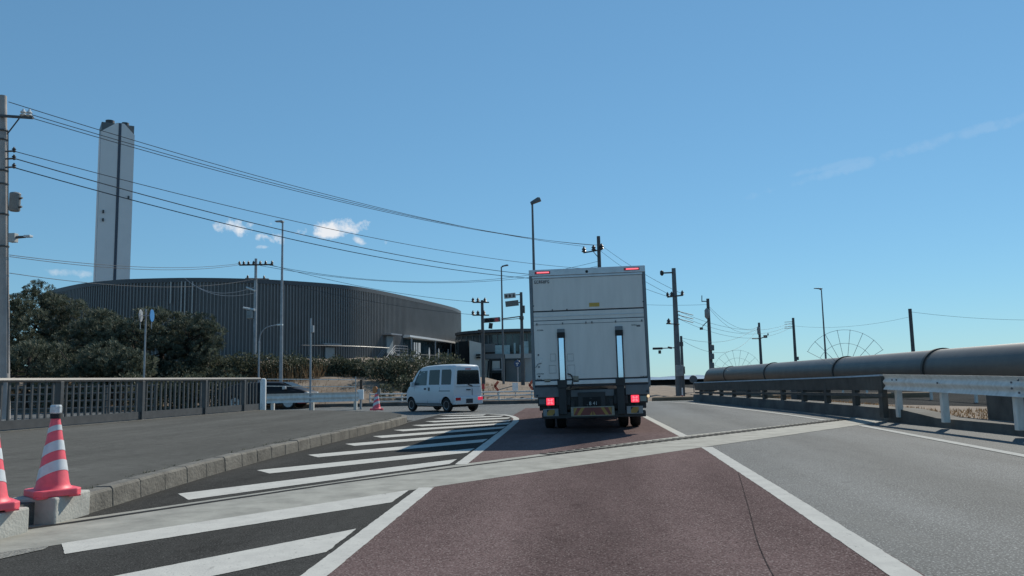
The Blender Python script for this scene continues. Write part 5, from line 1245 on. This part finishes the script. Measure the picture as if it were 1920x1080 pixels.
# ================================================================== CARS
def ring_pts(sec):
    y, zb, zl, zr, wb, wr = sec
    h = [(0, zb), (wb * .88, zb), (wb * .985, zb + .09), (wb, zb + .22), (wb + .006, (zb + zl) / 2 + .1), (wb - .006, zl - .03), (wb - .015, zl), (wr, zr - .11), (wr - .03, zr - .045), (wr - .1, zr - .012), (wr * .5, zr + .004), (0, zr + .008)]
    return [(x, y, z) for x, z in h] + [(-x, y, z) for x, z in h[-2:0:-1]]
def side_x(secs, y, z):
    for a, b in zip(secs, secs[1:]):
        if a[0] <= y <= b[0]:
            t = (y - a[0]) / (b[0] - a[0]); s_ = [p + (q - p) * t for p, q in zip(a, b)]
            _, zb, zl, zr, wb, wr = s_
            if z <= zl: return wb
            u = (z - zl) / max(.01, zr - .11 - zl); return (wb - .015) + (wr - wb + .015) * min(1, u)
    return secs[-1][4]
def car(t, secs, paint, arches, ra, sides=(-1, 1)):
    mb = MB(); n = len(ring_pts(secs[0]))
    for s_ in secs: mb.v += ring_pts(s_)
    for i in range(len(secs) - 1):
        for k in range(n): mb.f.append((i * n + k, i * n + (k + 1) % n, (i + 1) * n + (k + 1) % n, (i + 1) * n + k)); mb.m.append(0)
    mb.f.append(tuple(range(n))); mb.f.append(tuple((len(secs) - 1) * n + k for k in range(n))); mb.m += [0, 0]
    body = mb.build('body', [paint, 'black'], t, smooth=38)
    cut = MB()
    for y, z in arches:
        for sx in (-1, 1): cut.lathe([(ra, sx * .36), (ra, sx * 1.2)], (0, y, z), axis='X', n=32)
    co = cut.build('cutter', 'black', t)
    md = body.modifiers.new('arches', 'BOOLEAN'); md.object = co; md.operation = 'DIFFERENCE'; md.solver = 'EXACT'
    try: md.material_mode = 'TRANSFER'
    except Exception: pass
    bpy.context.view_layer.update(); dg = bpy.context.evaluated_depsgraph_get(); me = bpy.data.meshes.new_from_object(body.evaluated_get(dg), depsgraph=dg)
    body.modifiers.clear(); body.data = me; me.set_sharp_from_angle(angle=R(38))
    bpy.data.objects.remove(co, do_unlink=True)
    return body
def side_panel(t, secs, nm, ma, pts, sx, off=.006, parent=None):
    """pane that follows the body side; pts = outline (y, z)"""
    vs = [(sx * (side_x(secs, y, z) + off), y, z) for y, z in pts]; vi = [(sx * (side_x(secs, y, z) - .02), y, z) for y, z in pts]; n = len(pts)
    mb = MB(); mb.add(vs + vi, [tuple(range(n)), tuple(reversed(range(n, 2 * n)))] + [(k, (k + 1) % n, n + (k + 1) % n, n + k) for k in range(n)])
    return mb.build(nm, ma, parent or t)
# white kei van turning left
VS = .93; vh = R(47)
rl_ = G(839, 773.0, 0); off_ = Vector((math.cos(vh), math.sin(vh), 0)) * .66 * VS
vorg = rl_ + off_ - Vector((-math.sin(vh), math.cos(vh), 0)) * .52 * VS
vn = thing('white_van', 'small white van turning left across the far end of the hatched island', 'van', tuple(vorg), (0, 0, vh), scale=VS)
V_ = [(.0, .40, 1.02, 1.76, .66, .55), (.03, .34, 1.02, 1.83, .712, .61), (.12, .30, 1.02, 1.88, .733, .635), (.5, .26, 1.02, 1.905, .7375, .65), (1.3, .25, 1.02, 1.91, .7375, .65), (2.0, .25, 1.02, 1.885, .7375, .645),
      (2.35, .25, 1.02, 1.83, .7375, .635), (2.6, .25, 1.02, 1.72, .735, .625), (2.85, .26, 1.02, 1.50, .732, .615), (3.05, .27, 1.01, 1.27, .73, .62), (3.14, .28, .98, 1.12, .727, .66), (3.25, .29, .92, 1.04, .715, .68), (3.35, .31, .82, .93, .69, .66), (3.41, .36, .68, .80, .64, .6)]
car(vn, V_, 'van_paint', ((.52, .29), (2.97, .29)), .335)
for sx in (-1, 1):
    for y in (.52, 2.97): wheel(vn, (sx * .645, y, .285), .285, .16, sx, 'rim', 0, .6)
    side_panel(vn, V_, 'side_window', 'glass', [(.22, 1.1), (.84, 1.1), (.86, 1.6), (.85, 1.7), (.28, 1.7), (.22, 1.6)], sx)
    side_panel(vn, V_, 'side_window', 'glass', [(.98, 1.1), (1.70, 1.1), (1.70, 1.7), (.99, 1.7)], sx)
    dw = side_panel(vn, V_, 'front_window', 'glass_blue', [(1.86, 1.08), (2.74, 1.08), (2.66, 1.3), (2.5, 1.52), (2.36, 1.66), (1.86, 1.68)], sx)
    side_panel(vn, V_, 'window_trim', 'black', [(2.74, 1.05), (2.82, 1.05), (2.64, 1.42), (2.40, 1.70), (2.34, 1.70), (2.5, 1.52), (2.66, 1.3)], sx, .008)
    side_panel(vn, V_, 'sliding_rail', 'ink', [(.25, .83), (.98, .83), (.98, .86), (.25, .86)], sx)
    side_panel(vn, V_, 'door_handle', 'ink', [(1.62, .85), (1.70, .85), (1.70, .99), (1.62, .99)], sx, .015); side_panel(vn, V_, 'door_handle', 'ink', [(1.88, .9), (2.0, .9), (2.0, .97), (1.88, .97)], sx, .015)
    for y in (.93, 1.78, 2.72): side_panel(vn, V_, 'door_seam', 'grey_steel', [(y, .36), (y + .008, .36), (y + .008, 1.0), (y, 1.0)], sx, .001)
    mb = MB(); mb.box((sx * .83, 2.72, 1.12), (.18, .1, .2)); mb.build('wing_mirror', 'van_paint', vn, bevel=.03)
    side_panel(vn, V_, 'sill_strip', 'grey_steel', [(.86, .30), (2.62, .30), (2.62, .36), (.86, .36)], sx, .003)
mb = MB(); mb.prism([(-.58, .0, 1.1), (.58, .0, 1.1), (.55, .0, 1.62), (.5, .0, 1.66), (-.5, .0, 1.66), (-.55, .0, 1.62)], (0, -.012, 0)); mb.build('rear_window', 'glass', vn, bevel=.004)
mb = MB(); mb.bar((.02, -.02, 1.09), (-.16, -.025, 1.16), .012); mb.bar((.0, -.02, 1.08), (.2, -.02, 1.02), .02); mb.build('rear_wiper', 'black', vn)
mb = MB(); mb.b2((-.14, -.02, 1.69), (.14, .06, 1.725)); mb.build('high_brake_lamp', 'red_lens', vn, bevel=.006)
mb = MB(); mb.b2((-.7, -.07, .3), (.7, .12, .6)); bp2 = mb.build('rear_bumper', 'van_paint', vn, bevel=.03)
for sx in (-1, 1):
    mb = MB(); mb.b2((sx * .44, -.085, .46), (sx * .69, -.0, .58)); mb.build('tail_lamp', 'red_dim' if sx > 0 else 'red_lens', vn, bevel=.015)
mb = MB(); mb.b2((-.165, -.09, .35), (.165, -.07, .52)); mb.build('number_plate', 'ink', vn, bevel=.005)
mb = MB(); mb.b2((-.1, -.03, .86), (.1, .02, .9)); mb.b2((.19, -.02, .66), (.2, .02, .92)); mb.build('gate_handle', 'ink', vn)
mb = MB(); mb.b2((-.62, -.008, .995), (.62, .03, 1.005)); mb.build('gate_seam', 'ink', vn)
mb = MB(); mb.prism([(-.55, 3.06, 1.3), (.55, 3.06, 1.3), (.5, 2.62, 1.74), (-.5, 2.62, 1.74)], (0, .02, .02)); mb.build('windscreen', 'glass', vn)
tbv = MB(); tbv.b2((-.6, .2, .2), (.6, 3.2, .3)); tbv.build('underbody', 'black', vn)
# dark car behind the guardrail
wp = P(541, 762, 37); dc = thing('dark_car', 'dark car with alloy wheels half hidden behind the white guardrail', 'car', (wp.x - 3.4, 37.8, 0), (0, 0, R(-90)))
D_ = [(.0, .45, .8, .9, .7, .62), (.1, .3, .85, 1.0, .82, .7), (.5, .22, .88, 1.18, .86, .68), (1.0, .2, .88, 1.27, .88, .68), (2.0, .2, .88, 1.3, .88, .68), (2.9, .2, .88, 1.27, .88, .68), (3.3, .2, .88, 1.14, .88, .68), (3.6, .2, .87, 1.0, .87, .74), (3.95, .24, .82, .91, .85, .76), (4.25, .28, .72, .8, .78, .7), (4.35, .36, .62, .7, .68, .6)]
car(dc, D_, 'car_dark', ((.8, .33), (3.4, .33)), .37)
for sx in (-1, 1):
    for y in (.8, 3.4): wheel(dc, (sx * .78, y, .33), .33, .2, sx, 'rim', 10, .72)
    side_panel(dc, D_, 'side_window', 'glass_matt', [(.7, .92), (1.75, .92), (1.75, 1.17), (1.1, 1.17)], sx); side_panel(dc, D_, 'side_window', 'glass_matt', [(1.85, .92), (3.3, .92), (3.1, 1.05), (2.85, 1.16), (1.85, 1.17)], sx)
    mb = MB(); mb.box((sx * .97, 3.25, .98), (.2, .16, .14)); mb.build('wing_mirror', 'rim', dc, bevel=.03)
    mb = MB(); mb.box((sx * .62, 4.22, .7), (.26, .2, .12)); mb.build('headlight', 'clear', dc, bevel=.02)
    side_panel(dc, D_, 'sill_strip', 'red_lens', [(3.85, .26), (4.2, .26), (4.2, .36), (3.85, .36)], sx, .004)
mb = MB(); mb.prism([(-.6, 3.55, 1.03), (.6, 3.55, 1.03), (.55, 3.02, 1.24), (-.55, 3.02, 1.24)], (0, .02, .02)); mb.build('windscreen', 'glass_matt', dc)
